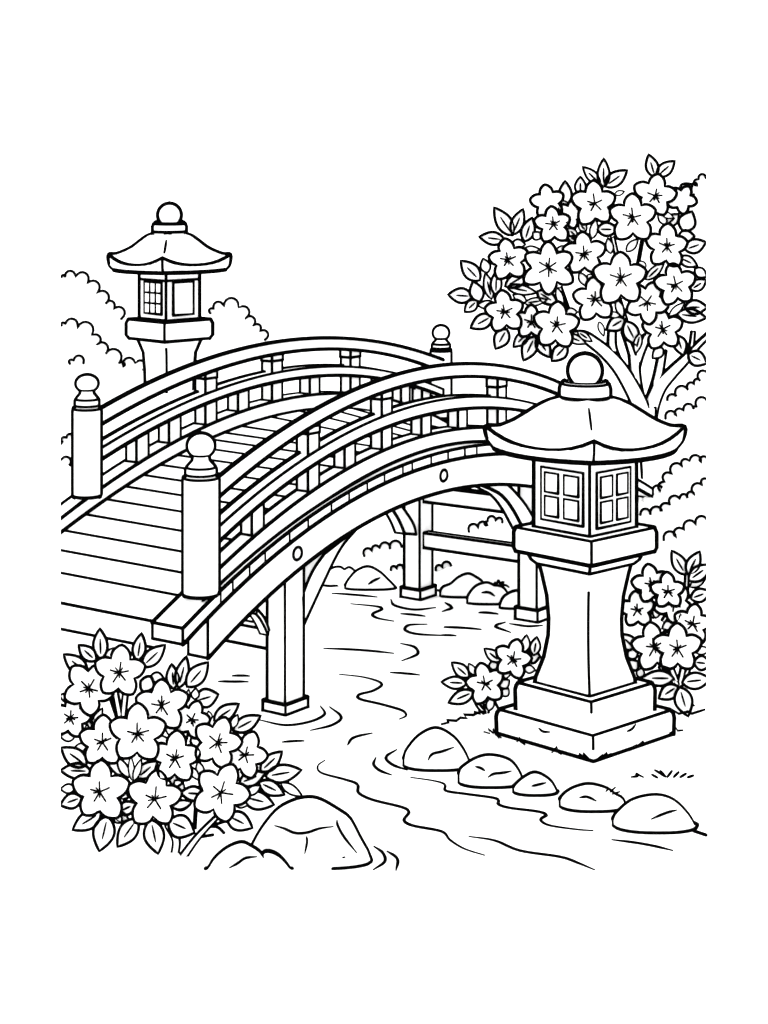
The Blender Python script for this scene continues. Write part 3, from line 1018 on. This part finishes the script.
def flower(parent, x, y, r, rot, Y, npet=5, clip=None, tilt=None, sx=1.0, w=2.4, full=True):
    c = P(x, y, Y)
    R = r * 0.985 * Y / F
    tx, ty = tilt if tilt else (random.uniform(-.07, .07), random.uniform(-.04, .06))
    rt, up, n = frame(c, tx, ty)
    jit = [random.uniform(-.06, .05) for _ in range(npet)]
    rot = math.radians(rot)
    N = 12 * npet
    ths = [rot + math.pi / npet + 2 * math.pi * i / N for i in range(N)]
    def pt(rr, th, lift):
        return c + rt * (math.cos(th) * rr * R * sx) + up * (math.sin(th) * rr * R) + n * (lift * R)
    rr = [petal_r(t, npet, rot, jit) for t in ths]
    lift = lambda q: 0.10 * q - 0.18 * q * q
    vs = [pt(0, 0, 0.02)]
    for f_ in (0.5, 1.0):
        vs += [pt(q * f_, t, lift(q * f_)) for q, t in zip(rr, ths)]
    vs += [pt(q * 0.97, t, lift(q) - 0.06) for q, t in zip(rr, ths)]
    vs.append(pt(0, 0, -0.16))
    fs = []
    for i in range(N):
        j = (i + 1) % N
        fs += [[0, 1 + i, 1 + j], [1 + i, 1 + N + i, 1 + N + j, 1 + j], [1 + N + i, 1 + 2 * N + i, 1 + 2 * N + j, 1 + N + j], [1 + 3 * N, 1 + 2 * N + j, 1 + 2 * N + i]]
    m = MB()
    m.add(vs, fs, 0, False)
    m.ink([pt(q, t, lift(q)) for q, t in zip(rr, ths)], w, True)
    fo = m.build('flower', M_PETAL, parent, clip=clip)
    if full:
        m = MB()
        for k in range(npet):
            th = rot + 2 * math.pi * k / npet + random.uniform(-.12, .12)
            ln = random.uniform(.33, .43)
            m.ink([pt(0, 0, .035), pt(ln * .5, th, .045), pt(ln, th, .035)], 0.7)
        for k in range(4):
            th = rot + math.pi / npet + 2 * math.pi * random.choice(range(npet)) / npet + random.uniform(-.15, .15)
            m.ink([pt(.05, th, .04), pt(random.uniform(.18, .26), th, .045)], 0.3)
        s_ = sub(m, 'stamen', M_INK, fo, clip=clip)
    return fo
def leaf(parent, b, t, wd, Y, clip=None, w=2.2, rib=True, name='leaf', blunt=0.0, ytip=0.0):
    p0, p1 = P(b[0], b[1], Y), P(t[0], t[1], Y - ytip)
    ax = p1 - p0
    L = ax.length
    if L < 1e-6:
        return
    a = ax / L
    n = Vector((random.uniform(-.05, .05), -1, .15)).normalized()
    n = (n - a * n.dot(a)).normalized()
    sd = a.cross(n)
    hw = wd * 0.5 * Y / F
    N = 12
    left, right, mid, back = [], [], [], []
    for i in range(N + 1):
        u = i / N
        f_ = (math.sin(math.pi * u ** 0.85)) ** (0.85 if u < .5 else 0.95)
        if blunt:
            f_ = f_ * (1 - blunt) + blunt * math.sqrt(max(0, 1 - (2 * u - 1) ** 2))
        lf = -0.04 * L * (u - .3) ** 2
        c = p0 + ax * u + n * lf
        left.append(c + sd * hw * f_); right.append(c - sd * hw * f_)
        mid.append(c - n * hw * 0.12 * f_); back.append(c - n * (hw * 0.12 * f_ + 0.004))
    m = MB()
    M1 = N + 1
    vs = left + mid + right + back
    fs = []
    for i in range(N):
        j = i + 1
        fs += [[i, j, M1 + j, M1 + i], [M1 + i, M1 + j, 2 * M1 + j, 2 * M1 + i], [i, 3 * M1 + i, 3 * M1 + j, j], [2 * M1 + i, 2 * M1 + j, 3 * M1 + j, 3 * M1 + i]]
    m.add(vs, fs, 0, False)
    m.ink(left + right[::-1][1:-1], w * min(1.0, max(0.28, (wd - 3) / 10.0)), True)
    if rib:
        k0, k1 = int(N * 0.22), int(N * 0.72)
        m.ink([mid[i] + n * 0.003 for i in range(k0, k1 + 1)], 1.0, taper=0.5)
    m.build(name, M_LEAF, parent, clip=clip)
def limb(m, pts, w0, w1, Y, ink=2.2, dY=0.0, ends=False):
    """tapering branch through pixel points, widths in pixels, with its two contour lines"""
    cp = catpx(pts, 8)
    n = len(cp)
    W = [P(x, y, Y + dY * i / n) for i, (x, y) in enumerate(cp)]
    rad = [(w0 + (w1 - w0) * i / (n - 1)) * 0.5 * Y / F for i in range(n)]
    m.tube(W, rad, 0, 10)
    for sg in (1, -1):
        line = []
        for i in range(n):
            t = W[min(i + 1, n - 1)] - W[max(i - 1, 0)]
            s_ = Vector((t.z, 0, -t.x)).normalized()
            line.append(W[i] + s_ * sg * rad[i])
        m.ink(line, min(ink * 1.7, 0.5 + 0.33 * (w0 + w1)))

T1 = lambda *l: px(56, 620, 5.908, l)
T2 = lambda *l: px(176, 640, 5.908, l)
T3 = lambda *l: px(56, 740, 5.908, l)
T4 = lambda *l: px(176, 740, 5.908, l)

def shrub_plant(root, Yc, leaves, flowers, stems, clip, step, lw=2.1, fw=2.2, extra=()):
    """stems at the back, leaves before them, flowers in front"""
    nL, nF = len(leaves), len(flowers)
    Yb = Yc + step * (nL + nF) * 0.5
    for (pts, w0, w1) in stems:
        m = MB()
        limb(m, pts, w0, w1, Yb + 0.02, 1.6)
        m.build('stem', M_BARK, root, clip=clip)
    k = 0
    for lf in leaves:
        b, t, wd = lf[:3]
        kw = lf[3] if len(lf) > 3 else {}
        leaf(root, b, t, wd, Yb - k * step, clip, lw, **kw)
        k += 1
    for fl in flowers:
        x, y, r, rot = fl[:4]
        kw = fl[4] if len(fl) > 4 else {}
        flower(root, x, y, r, rot, Yb - 0.03 - k * step, clip=clip, w=fw, **kw)
        k += 1

# foreground bush on the left
NR = {'rib': False}
bush_leaves = [
    (*T1((290, 225), (375, 165)), 9, NR), (*T1((560, 330), (640, 350)), 10, NR), (*T1((500, 360), (580, 400)), 16, NR),
    (*T1((265, 230), (258, 50)), 14.5), (*T1((480, 240), (505, 78)), 13), (*T1((235, 240), (133, 148)), 13), (*T1((185, 315), (45, 203)), 15.5),
    (*T1((510, 275), (645, 148)), 15), (*T1((695, 405), (682, 260)), 12.5), (*T1((725, 400), (770, 215)), 13),
    (*T1((100, 470), (20, 445)), 9, NR), (*T1((200, 640), (205, 470)), 9), (*T1((215, 640), (275, 520)), 8, NR), (*T1((170, 640), (140, 570)), 7, NR),
    (*T1((110, 690), (25, 690)), 9, NR), (*T1((180, 740), (100, 770)), 8, NR),
    (*T2((65, 275), (190, 132)), 17), (*T2((115, 360), (250, 322)), 18), (*T2((110, 350), (118, 285)), 8, NR), (*T2((65, 370), (75, 290)), 5, NR),
    (*T2((225, 475), (372, 378)), 14.5), (*T2((340, 535), (500, 448)), 14.5), (*T2((205, 470), (190, 420)), 5, NR), (*T2((330, 520), (365, 440)), 7, NR),
    (*T2((60, 600), (20, 470)), 8), (*T2((85, 600), (150, 590)), 12, NR),
    (*T1((650, 640), (720, 680)), 8, NR), (*T1((740, 610), (768, 700)), 9, NR), (*T1((580, 700), (680, 720)), 8, NR),
    (*T3((180, 150), (30, 45)), 17), (*T3((205, 185), (25, 180)), 15), (*T3((150, 340), (25, 385)), 14.5), (*T3((110, 285), (25, 290)), 9, NR),
    (*T3((440, 215), (300, 130)), 10, NR), (*T3((430, 220), (360, 100)), 9, NR), (*T3((480, 225), (600, 125)), 14), (*T3((450, 240), (440, 90)), 6, NR), (*T3((460, 240), (505, 110)), 7, NR),
    (*T3((330, 300), (430, 340)), 12, NR), (*T3((370, 425), (475, 375)), 13), (*T3((345, 440), (430, 470)), 9, NR), (*T3((380, 490), (350, 440)), 8, NR), (*T3((360, 375), (400, 350)), 6, NR),
    (*T3((265, 430), (97, 532)), 17), (*T3((305, 450), (255, 658)), 21.5), (*T3((480, 465), (362, 632)), 18), (*T3((560, 470), (603, 673)), 20),
    (*T3((670, 240), (760, 235)), 12, NR), (*T3((700, 240), (760, 300)), 9, NR), (*T3((690, 395), (800, 375)), 10), (*T3((665, 480), (818, 548)), 22),
    (*T4((-20, 395), (95, 368)), 8, NR), (*T4((165, 320), (25, 312)), 14), (*T4((130, 130), (160, 240)), 8, NR), (*T4((80, 160), (140, 240)), 7, NR),
    (*T4((500, 185), (627, 68)), 14), (*T4((530, 215), (742, 178)), 17), (*T4((375, 255), (527, 195)), 14.5), (*T4((490, 250), (642, 324)), 14),
    (*T4((395, 335), (580, 383)), 17.5), (*T4((300, 445), (452, 520)), 18), (*T4((345, 370), (425, 385)), 8, NR), (*T4((620, 255), (748, 335)), 9, NR),
    (*T4((420, 320), (500, 270)), 8, NR)]
bush_flowers = [
    (89, 688.5, 25.5, 58), (70.4, 717.8, 20, 80), (192, 719.5, 18.5, 70, {'full': True}), (245.4, 755, 22.5, 70), (119.5, 672.5, 26, 86), (161.8, 705.5, 25.5, 92),
    (102.5, 742, 24.5, 90), (217.5, 742.4, 25, 72), (175.5, 758.6, 25, 88), (137.2, 733.4, 29, 90), (100, 791.6, 29, 90), (155, 799, 28, 85), (220.9, 792.5, 28.5, 66)]
bush_stems = [
    (T4((255, 440), (130, 570), (40, 690)), 3, 6), (T4((170, 520), (290, 480)), 1, 1), (T4((190, 510), (245, 515), (285, 550)), 1, 1), (T4((130, 575), (220, 560)), 1, 1),
    (T4((120, 350), (110, 520)), 2, 2),
    (T3((665, 500), (710, 590), (700, 690)), 6, 6), (T1((350, 420), (380, 580)), 4, 4), (T1((410, 440), (395, 580)), 4, 4),
    (T1((320, 450), (360, 570)), 2, 2)]
YB = 7.27
zg = max(0.0, gz((190 - 384) * YB / F, YB))
bush = thing('flowering_bush', 'large flowering bush with about a dozen open blossoms in the left foreground below the bridge', 'bush', (P(185, 850, YB).x, YB, 0.0), 'flowering azalea bushes')
shrub_plant(bush, YB, bush_leaves, bush_flowers, bush_stems, [CUT_L], 0.0065)

# small azalea at the left of the near lantern
Q = lambda *l: px(440, 620, 6.4, l)
az_leaves = [
    (*Q((560, 230), (640, 232)), 14, NR), (*Q((540, 310), (610, 320)), 8, NR), (*Q((340, 320), (345, 255)), 9, NR), (*Q((540, 205), (555, 95)), 9, NR), (*Q((600, 225), (620, 108)), 10.5),
    (*Q((225, 350), (183, 278)), 7, NR), (*Q((385, 265), (283, 183)), 10.5), (*Q((400, 350), (450, 350)), 7, NR), (*Q((385, 430), (445, 385)), 9, NR), (*Q((400, 485), (440, 440)), 8, NR), (*Q((185, 365), (75, 272)), 12),
    (*Q((170, 405), (8, 397)), 12), (*Q((215, 460), (53, 530)), 13), (*Q((310, 580), (335, 490)), 8, NR)]
az_flowers = [(513.1, 659.3, 19, 75), (485, 683.8, 20, 102)]
az_stems = [(Q((215, 480), (245, 545), (285, 590)), 3, 3), (Q((290, 530), (300, 590)), 3, 3), (Q((350, 520), (370, 560)), 1, 1)]
YA = F * (H - 0.12) / (719 - HY)
az = thing('flowering_bush', 'small azalea with two blossoms beside the left of the large lantern', 'bush', (P(486, 715, YA).x, YA, 0.12), 'flowering azalea bushes')
shrub_plant(az, YA - 0.05, az_leaves, az_flowers, az_stems, None, 0.01, 2.0, 2.2)

# azalea at the right of the near lantern
R1 = lambda *l: px(610, 540, 7.68, l)
R2 = lambda *l: px(610, 625, 7.68, l)
rz_leaves = [
    (*R1((615, 360), (740, 285)), 8, NR), (*R1((580, 265), (475, 82)), 13.5), (*R1((597, 262), (690, 88)), 13), (*R1((605, 310), (775, 190)), 14), (*R1((620, 450), (770, 395)), 13),
    (*R1((335, 600), (320, 490)), 9, NR), (*R1((350, 600), (370, 480)), 8, NR), (*R1((290, 580), (300, 500)), 8),
    (*R2((200, 190), (75, 70)), 14), (*R2((140, 250), (215, 190)), 10, NR), (*R2((150, 330), (215, 280)), 12, NR), (*R2((220, 400), (250, 330)), 8, NR),
    (*R1((700, 730), (770, 690)), 10, NR), (*R2((650, 200), (770, 190)), 8, NR), (*R2((645, 285), (775, 300)), 14), (*R1((480, 640), (400, 680)), 9, NR),
    (*R2((490, 410), (240, 408)), 15), (*R2((555, 440), (775, 415)), 16), (*R2((520, 470), (375, 566)), 14.5), (*R2((535, 478), (601, 702)), 17.5)]
rz_flowers = [(637, 610, 17, 95), (651.7, 584.3, 19, 100), (673.8, 604, 19, 50), (668, 591.4, 17.5, 92), (692.7, 624, 19.5, 80), (654.3, 647, 23.5, 100), (677.7, 648.4, 24, 90)]
rz_stems = [(R1((590, 265), (585, 420)), 3, 3), (R2((390, 315), (525, 470)), 4, 4), (R2((470, 335), (528, 480)), 4, 4), (R2((560, 335), (530, 480)), 4, 4), (R2((600, 340), (540, 470)), 3, 3), (R1((500, 490), (410, 620)), 3, 3),
            (R2((535, 440), (560, 540), (640, 640), (680, 700)), 3, 3)]
YR = 8.99
rz = thing('flowering_bush', 'azalea bush with seven blossoms right of the large lantern', 'bush', (P(680, 720, YR).x, YR, 0.13), 'flowering azalea bushes')
shrub_plant(rz, YR, rz_leaves, rz_flowers, rz_stems, [CUT_R], 0.011, 2.0, 2.3)

# ------------------------------------------------------------------ the flowering tree
tA = lambda *l: px(445, 200, 5.908, l)
tB = lambda *l: px(525, 150, 7.68, l)
tC = lambda *l: px(610, 145, 7.68, l)
tD = lambda *l: px(445, 280, 5.908, l)
tE = lambda *l: px(560, 230, 5.12, l)
tF = lambda *l: px(580, 300, 5.908, l)
tree_leaves = [
    (*tA((400, 210), (290, 43)), 15.5), (*tA((400, 205), (462, 52)), 12.5), (*tA((470, 245), (515, 103)), 13.5), (*tA((350, 235), (202, 217)), 13), (*tA((205, 475), (93, 358)), 15.5), (*tA((250, 430), (225, 345)), 10, NR),
    (*tA((160, 570), (18, 558)), 15), (*tA((205, 600), (165, 480)), 14, NR), (*tA((275, 585), (238, 428)), 10), (*tA((190, 595), (115, 662)), 11), (*tA((280, 685), (150, 757)), 14.5),
    (*tA((355, 510), (515, 425)), 13), (*tA((365, 515), (545, 548)), 10), (*tA((545, 540), (670, 618)), 13), (*tA((300, 560), (305, 415)), 11), (*tA((470, 610), (605, 590)), 8), (*tA((395, 260), (475, 262)), 10, NR),
    (*tA((460, 300), (560, 290)), 8, NR), (*tA((560, 230), (520, 190)), 9, NR), (*tA((690, 230), (760, 200)), 9, NR), (*tA((660, 290), (740, 300)), 8, NR), (*tA((300, 620), (190, 620)), 9, NR), (*tA((660, 520), (700, 640)), 7, NR),
    (*tA((480, 600), (400, 560)), 8, NR),
    (*tB((580, 265), (443, 128)), 10.5), (*tB((602, 285), (605, 63)), 12), (*tB((615, 280), (785, 155)), 14), (*tB((425, 345), (425, 203)), 11), (*tB((310, 425), (308, 237)), 13, NR), (*tB((690, 340), (765, 318)), 5, NR),
    (*tB((555, 608), (720, 610)), 13.5), (*tB((515, 680), (545, 530)), 8, NR), (*tB((470, 620), (410, 560)), 8), (*tB((400, 670), (325, 600)), 8), (*tB((395, 690), (330, 670)), 6), (*tB((330, 480), (390, 600)), 12, NR), (*tB((380, 490), (440, 500)), 7, NR),
    (*tB((240, 470), (220, 370)), 10, NR), (*tB((240, 400), (370, 450)), 8, NR),
    (*tC((345, 245), (297, 72)), 12.5), (*tC((362, 240), (497, 122)), 12.5), (*tC((435, 615), (530, 530)), 11), (*tC((545, 370), (625, 300)), 12, NR), (*tC((430, 610), (370, 515)), 8, NR), (*tC((395, 520), (490, 560)), 6, NR), (*tC((540, 480), (610, 400)), 12, NR),
    (*tC((560, 660), (630, 510)), 17, NR), (*tC((525, 700), (650, 700)), 12, NR),
    (*tE((640, 100), (748, 62)), 14), (*tE((610, 140), (705, 185)), 11), (*tE((670, 305), (750, 255)), 11), (*tE((690, 200), (752, 240)), 10, NR), (*tE((640, 395), (755, 395)), 14), (*tE((600, 430), (750, 450)), 14), (*tE((560, 440), (640, 370)), 7, NR),
    (*tE((440, 255), (535, 165)), 9), (*tE((340, 110), (400, 45)), 8, NR), (*tE((260, 120), (245, 40)), 8, NR), (*tE((440, 190), (400, 160)), 6, NR), (*tE((100, 220), (140, 290)), 8, NR), (*tE((140, 230), (180, 260)), 6, NR),
    (*tF((490, 285), (428, 345)), 10, NR), (*tF((575, 210), (612, 328)), 13), (*tF((640, 320), (750, 375)), 15),
    (*tE((330, 455), (238, 512)), 14), (*tE((335, 468), (397, 592)), 15.5), (*tE((410, 530), (385, 635)), 8), (*tE((290, 360), (325, 450)), 8, NR), (*tE((250, 430), (310, 440)), 6, NR),
    (*tD((365, 290), (298, 407)), 15), (*tD((490, 310), (403, 397)), 11), (*tD((530, 335), (463, 477)), 15), (*tD((545, 340), (622, 458)), 13), (*tD((720, 385), (630, 480)), 14), (*tE((30, 540), (135, 582)), 9), (*tE((90, 520), (165, 572)), 7), (*tE((30, 420), (90, 420)), 8, NR),
    (*tE((200, 470), (225, 545)), 6, NR)]
tree_flowers = [
    (548, 202, 17, 100, {'full': False}), (570, 214, 14, 70, {'full': False}), (682, 199, 14, 60, {'full': False}), (531.3, 321.5, 17, 90), (553.3, 224.5, 18.5, 95), (508, 260, 20, 98), (655, 195.8, 21, 80),
    (594.7, 203.4, 22.5, 92), (504.6, 311.8, 20.5, 98), (595, 299.3, 22, 95), (583.8, 253.8, 21.5, 93), (667, 246.6, 21.5, 85), (662.5, 329.2, 21, 95), (647, 302.3, 22.5, 60),
    (675.6, 284.7, 22, 98), (556.7, 325.4, 22.5, 85), (632.8, 217.3, 24.5, 90), (548.5, 267.7, 26, 90, {'npet': 6}), (621, 278.4, 27, 90)]
YT = 13.0
tree = thing('flowering_tree', 'flowering tree with a forked trunk rising behind the large lantern', 'tree', (P(648, 478, YT).x, YT, zz(478, YT)))
m = MB()
limb(m, [(652, 478), (650, 455), (646, 425), (646, 408)], 18, 17, YT + .35)
m.build('trunk', M_BARK, tree)
Yb_ = YT + 0.35
for _pts, _w0, _w1, _Y in (
        (tF((378, 700), (345, 600), (290, 490), (228, 392), (155, 312), (85, 255), (20, 215), (-60, 215)), 15, 8, Yb_),
        (tF((240, 405), (203, 325), (188, 260), (190, 170)), 8, 6, Yb_ + .01),
        (tF((368, 650), (338, 540), (325, 450), (322, 380), (316, 330)), 10, 8, Yb_ + .02),
        (tF((320, 360), (296, 285), (262, 190)), 6, 4, Yb_ + .022),
        (tF((325, 395), (350, 320), (395, 215)), 8, 6, Yb_ + .025),
        (tF((398, 650), (428, 565), (458, 460), (488, 300)), 10, 6, Yb_ + .035),
        (tF((402, 700), (425, 610), (470, 512), (540, 430), (612, 358), (658, 308)), 15, 6, Yb_ + .03),
        (tF((640, 328), (700, 262), (765, 200)), 5, 4, Yb_ + .04),
        (tF((650, 320), (660, 260), (668, 190)), 4, 3, Yb_ + .042),
        ):
    m = MB()
    limb(m, _pts, _w0, _w1, _Y)
    m.build('branch', M_BARK, tree, clip=[CUT_R])
shrub_plant(tree, YT - 0.1, tree_leaves, tree_flowers, [(tE((300, 350), (335, 460)), 3, 3), (tE((270, 40), (290, 130)), 3, 3), (tE((420, 60), (400, 170)), 2, 2), (tA((680, 520), (730, 660)), 3, 3), (tE((0, 300), (40, 430)), 3, 3)], [CUT_R], 0.008, 2.1, 2.3)
# soft leafy mass at the right edge of the crown is part of the tree
# ------------------------------------------------------------------ scalloped shrubs
def scallops(cusps, bulge=0.62):
    out = []
    for (x0, y0), (x1, y1) in zip(cusps[:-1], cusps[1:]):
        dx, dy = x1 - x0, y1 - y0
        L = math.hypot(dx, dy)
        nx_, ny_ = dy / L, -dx / L
        if ny_ > 0.75 or (nx_ * 0 + ny_) > 0.75:
            nx_, ny_ = -nx_, -ny_
        for k in range(8):
            t = k / 8
            h = L * bulge * math.sin(math.pi * t) ** 0.8
            sx_ = 0.5 - 0.5 * math.cos(math.pi * t)
            out.append((x0 + dx * sx_ + nx_ * h, y0 + dy * sx_ + ny_ * h))
    out.append(cusps[-1])
    return out
def cloud(label, lines, Y, zb, thick=0.35, clip=None, w=2.0, name='shrub', body=True, parent=None):
    """a clipped shrub: a thick puffed body whose upper contour is scalloped; only the contour is drawn"""
    m = MB()
    for li, cus in enumerate(lines):
        sc = scallops(cus)
        Yf = Y - thick - 0.01
        fr = [P(x, y, Yf) for x, y in sc]
        if body and li == 0:
            xs_ = np.array([p.x for p in fr])
            gx = np.linspace(xs_.min(), xs_.max(), 90)
            env = np.full(90, -1e9)
            for pa, pb in zip(fr[:-1], fr[1:]):
                x0_, x1_ = sorted((pa.x, pb.x))
                msk = (gx >= x0_ - 1e-9) & (gx <= x1_ + 1e-9)
                tt = (gx[msk] - pa.x) / ((pb.x - pa.x) or 1e-9)
                env[msk] = np.maximum(env[msk], pa.z + (pb.z - pa.z) * np.clip(tt, 0, 1))
            body_ = [Vector((gx[i], Y, env[i])) for i in range(90) if env[i] > -1e8]
            n = len(body_)
            vs, fs = [], []
            lay = ((-1.0, 1.0), (-0.5, 1.0), (0.0, 1.0), (0.6, 0.97), (1.0, 0.90))
            for (o_, k_) in lay:
                for p in body_:
                    vs.append(Vector((p.x, Y + o_ * thick, zb + (p.z - zb) * k_)))
                for p in body_:
                    vs.append(Vector((p.x, Y + o_ * thick, zb - 0.3)))
            st = 2 * n
            for q in range(len(lay) - 1):
                for i in range(n - 1):
                    fs.append([q * st + i, q * st + i + 1, (q + 1) * st + i + 1, (q + 1) * st + i])
                for i in (0, n - 1):
                    fs.append([q * st + i, (q + 1) * st + i, (q + 1) * st + n + i, q * st + n + i])
            for q in (0, len(lay) - 1):
                for i in range(n - 1):
                    fs.append([q * st + i, q * st + i + 1, q * st + n + i + 1, q * st + n + i])
            m.add(vs, fs)
        m.ink(fr, w * 0.85)
    o = m.build(name, M_LEAF, parent, clip=clip)
    if parent is None:
        tag(o, label, 'shrub', 'clipped shrubs in the background')
    return o
zS = lambda *l: px(50, 190, 3.339, l)
zL = lambda *l: px(60, 360, 4.518, l)
zR = lambda *l: px(600, 440, 6.4, l)
z1r = lambda *l: px(440, 340, 2.743, l)
cloud('upper shrub with scalloped outline at the far left above another', [zS((38, 290), (50, 292), (85, 290), (124, 312), (155, 345), (185, 380), (212, 397), (238, 430))], 17.0, 0.3, clip=[CUT_L])
cloud('lower shrub with scalloped outline between the far lantern and the left post', [zS((38, 452), (50, 448), (90, 462), (140, 485), (155, 518), (185, 547), (230, 580), (246, 592), (285, 578), (312, 600))], 16.4, 0.3, clip=[CUT_L])
cloud('tiny shrub top showing just above the far left post', [zS((66, 580), (78, 570), (112, 578))], 16.0, 0.3, thick=0.2)
cloud('rounded shrub falling away to the right of the far lantern', [zS((535, 411), (546, 398), (580, 390), (630, 392), (650, 430), (678, 455), (700, 472), (718, 500))], 16.6, 0.3)
cloud('small shrub top left of the far left post, upper of two', [zL((5, 378), (14, 375), (30, 352), (58, 350))], 12.9, 0.3, thick=0.25, clip=[CUT_L])
cloud('small shrub top left of the far left post, lower of two', [zL((5, 450), (42, 478), (58, 478))], 12.6, 0.2, thick=0.2, clip=[CUT_L])
zF = lambda *l: px(580, 300, 5.908, l)
cloud('highest shrub at the right edge under the tree crown', [zF((520, 605), (575, 580), (640, 530), (678, 500), (710, 478), (755, 430))], 15.4, 0.5, clip=[CUT_R])
cloud('second shrub down at the right edge under the tree crown', [zF((505, 700), (570, 690), (612, 655), (672, 645), (690, 635), (755, 600))], 14.9, 0.5, clip=[CUT_R])
cloud('shrub touching the right end of the bridge beside the trunk', [zR((335, 335), (405, 332)), zR((408, 332), (415, 268), (462, 222), (530, 172), (572, 135), (645, 148), (690, 122))][::-1], 12.75, 0.2, clip=[CUT_R])
cloud('long low shrub behind the platform of the large lantern', [zR((258, 478), (322, 480), (400, 468), (452, 420), (512, 378), (560, 372), (608, 352), (658, 290), (690, 255))], 12.4, 0.2, clip=[CUT_R])
cloud('lowest right shrub above the azalea blossoms', [zR((408, 640), (488, 628), (540, 578), (616, 548), (690, 520))], 11.6, 0.15, clip=[CUT_R])
z8 = lambda *l: px(240, 490, 2.4, l)
cloud('shrub on the far bank seen through the arch left of the pillar', [z8((298, 158), (318, 148), (335, 140), (360, 142), (388, 136))], 12.75, 0.12, thick=0.25)
cloud('tiny shrub beside the far pillar, left of it', [z8((362, 192), (376, 190), (392, 188))], 12.5, 0.1, thick=0.15)
cloud('tiny shrub beside the far pillar, right of it', [z8((470, 192), (486, 188), (507, 182))], 12.5, 0.1, thick=0.15)
cloud('shrub between the two cross beams seen through the arch', [px(420, 470, 5.12, [(250, 315), (300, 300), (345, 285), (345, 262), (388, 262), (422, 268)])], 13.3, 0.12, thick=0.25)
# foliage mass of the tree cut by the right edge
cl = cloud('', [px(630, 150, 8.533, [(545, 380), (525, 360), (530, 310), (575, 305), (585, 250), (650, 240)])], YT + 0.1, zz(196, YT), thick=0.12, clip=[CUT_R], name='foliage', parent=tree)

# ------------------------------------------------------------------ grass
gr = MB()
def blades(pts, Y, w=1.8, taper=0.5):
    gr.ink([P(x, y, Y) for x, y in pts], w, taper=taper)
zN = lambda *l: px(480, 670, 3.491, l)
# fringe at the foot of the large lantern
def foot_Y(x):
    k = abs((x - 593) / 95.0)
    return 8.22 + min(k, 1.05) * 0.45
for tuft in ([(12, 215), (35, 222), (28, 205), (48, 222), (45, 205), (55, 228)], [(55, 225), (68, 238), (64, 228), (75, 238)], [(128, 252), (140, 235), (142, 250), (158, 262)],
             [(250, 290), (268, 268), (275, 288), (285, 295)], [(340, 305), (352, 305), (345, 292), (372, 308), (360, 290), (385, 316), (398, 316), (408, 312)],
             [(408, 312), (430, 295), (425, 305), (445, 288), (440, 300), (458, 292), (450, 304)], [(530, 270), (548, 262), (545, 270), (572, 248), (560, 262)],
             [(660, 222), (680, 212), (682, 198), (690, 212), (710, 210)]):
    p_ = zN(*tuft)
    blades(p_, foot_Y(p_[0][0]) - 0.03, 1.4, 0.35)
# grass edge of the bank at the left of the lantern
edge = px(440, 620, 6.4, [(5, 668), (60, 655), (40, 640), (105, 645), (130, 625), (175, 628), (150, 605), (215, 608), (240, 598), (215, 588), (262, 600), (245, 585), (290, 588)])
blades(edge, YA - 0.02, 1.9, 0.2)
blades(px(440, 600, 2.743, [(635, 300), (655, 312), (680, 306), (690, 312), (712, 305), (728, 300)]), 8.9, 1.7, 0.3)
grass = gr.build('grass', M_INK)
grass['kind'] = 'stuff'
def tuft(label, strokes, Y, w=1.7):
    t = MB()
    for l in strokes:
        t.ink([P(x, y, Y) for x, y in catpx(l, 4)], w, taper=0.4)
    o = t.build('grass_tuft', M_INK)
    tag(o, label, 'grass tuft', 'loose tufts of grass')
tuft('short grass tuft on open ground right of the bank stones', [zN((526, 374), (550, 370), (544, 362), (572, 375)), zN((598, 364), (622, 377)), zN((608, 348), (628, 360), (648, 374)), zN((628, 350), (650, 374)), zN((652, 376), (672, 350)),
      zN((674, 376), (696, 354)), zN((696, 376), (722, 360)), zN((722, 376), (748, 367))], PG(660, 778, 0.13).y)
tuft('grass tuft on the shoulder of the uneven bank stone', [zN((438, 425), (452, 412)), zN((452, 428), (474, 408)), zN((460, 434), (490, 424))], PG(615, 812).y, 0.8)
tuft('grass tuft on the far boulder under the bridge', [px(420, 470, 5.12, [(375, 592), (385, 575), (390, 588), (402, 565), (408, 578), (428, 575), (416, 588), (440, 590), (458, 602)])], PG(500, 605).y + 0.03)
print('BUILT')
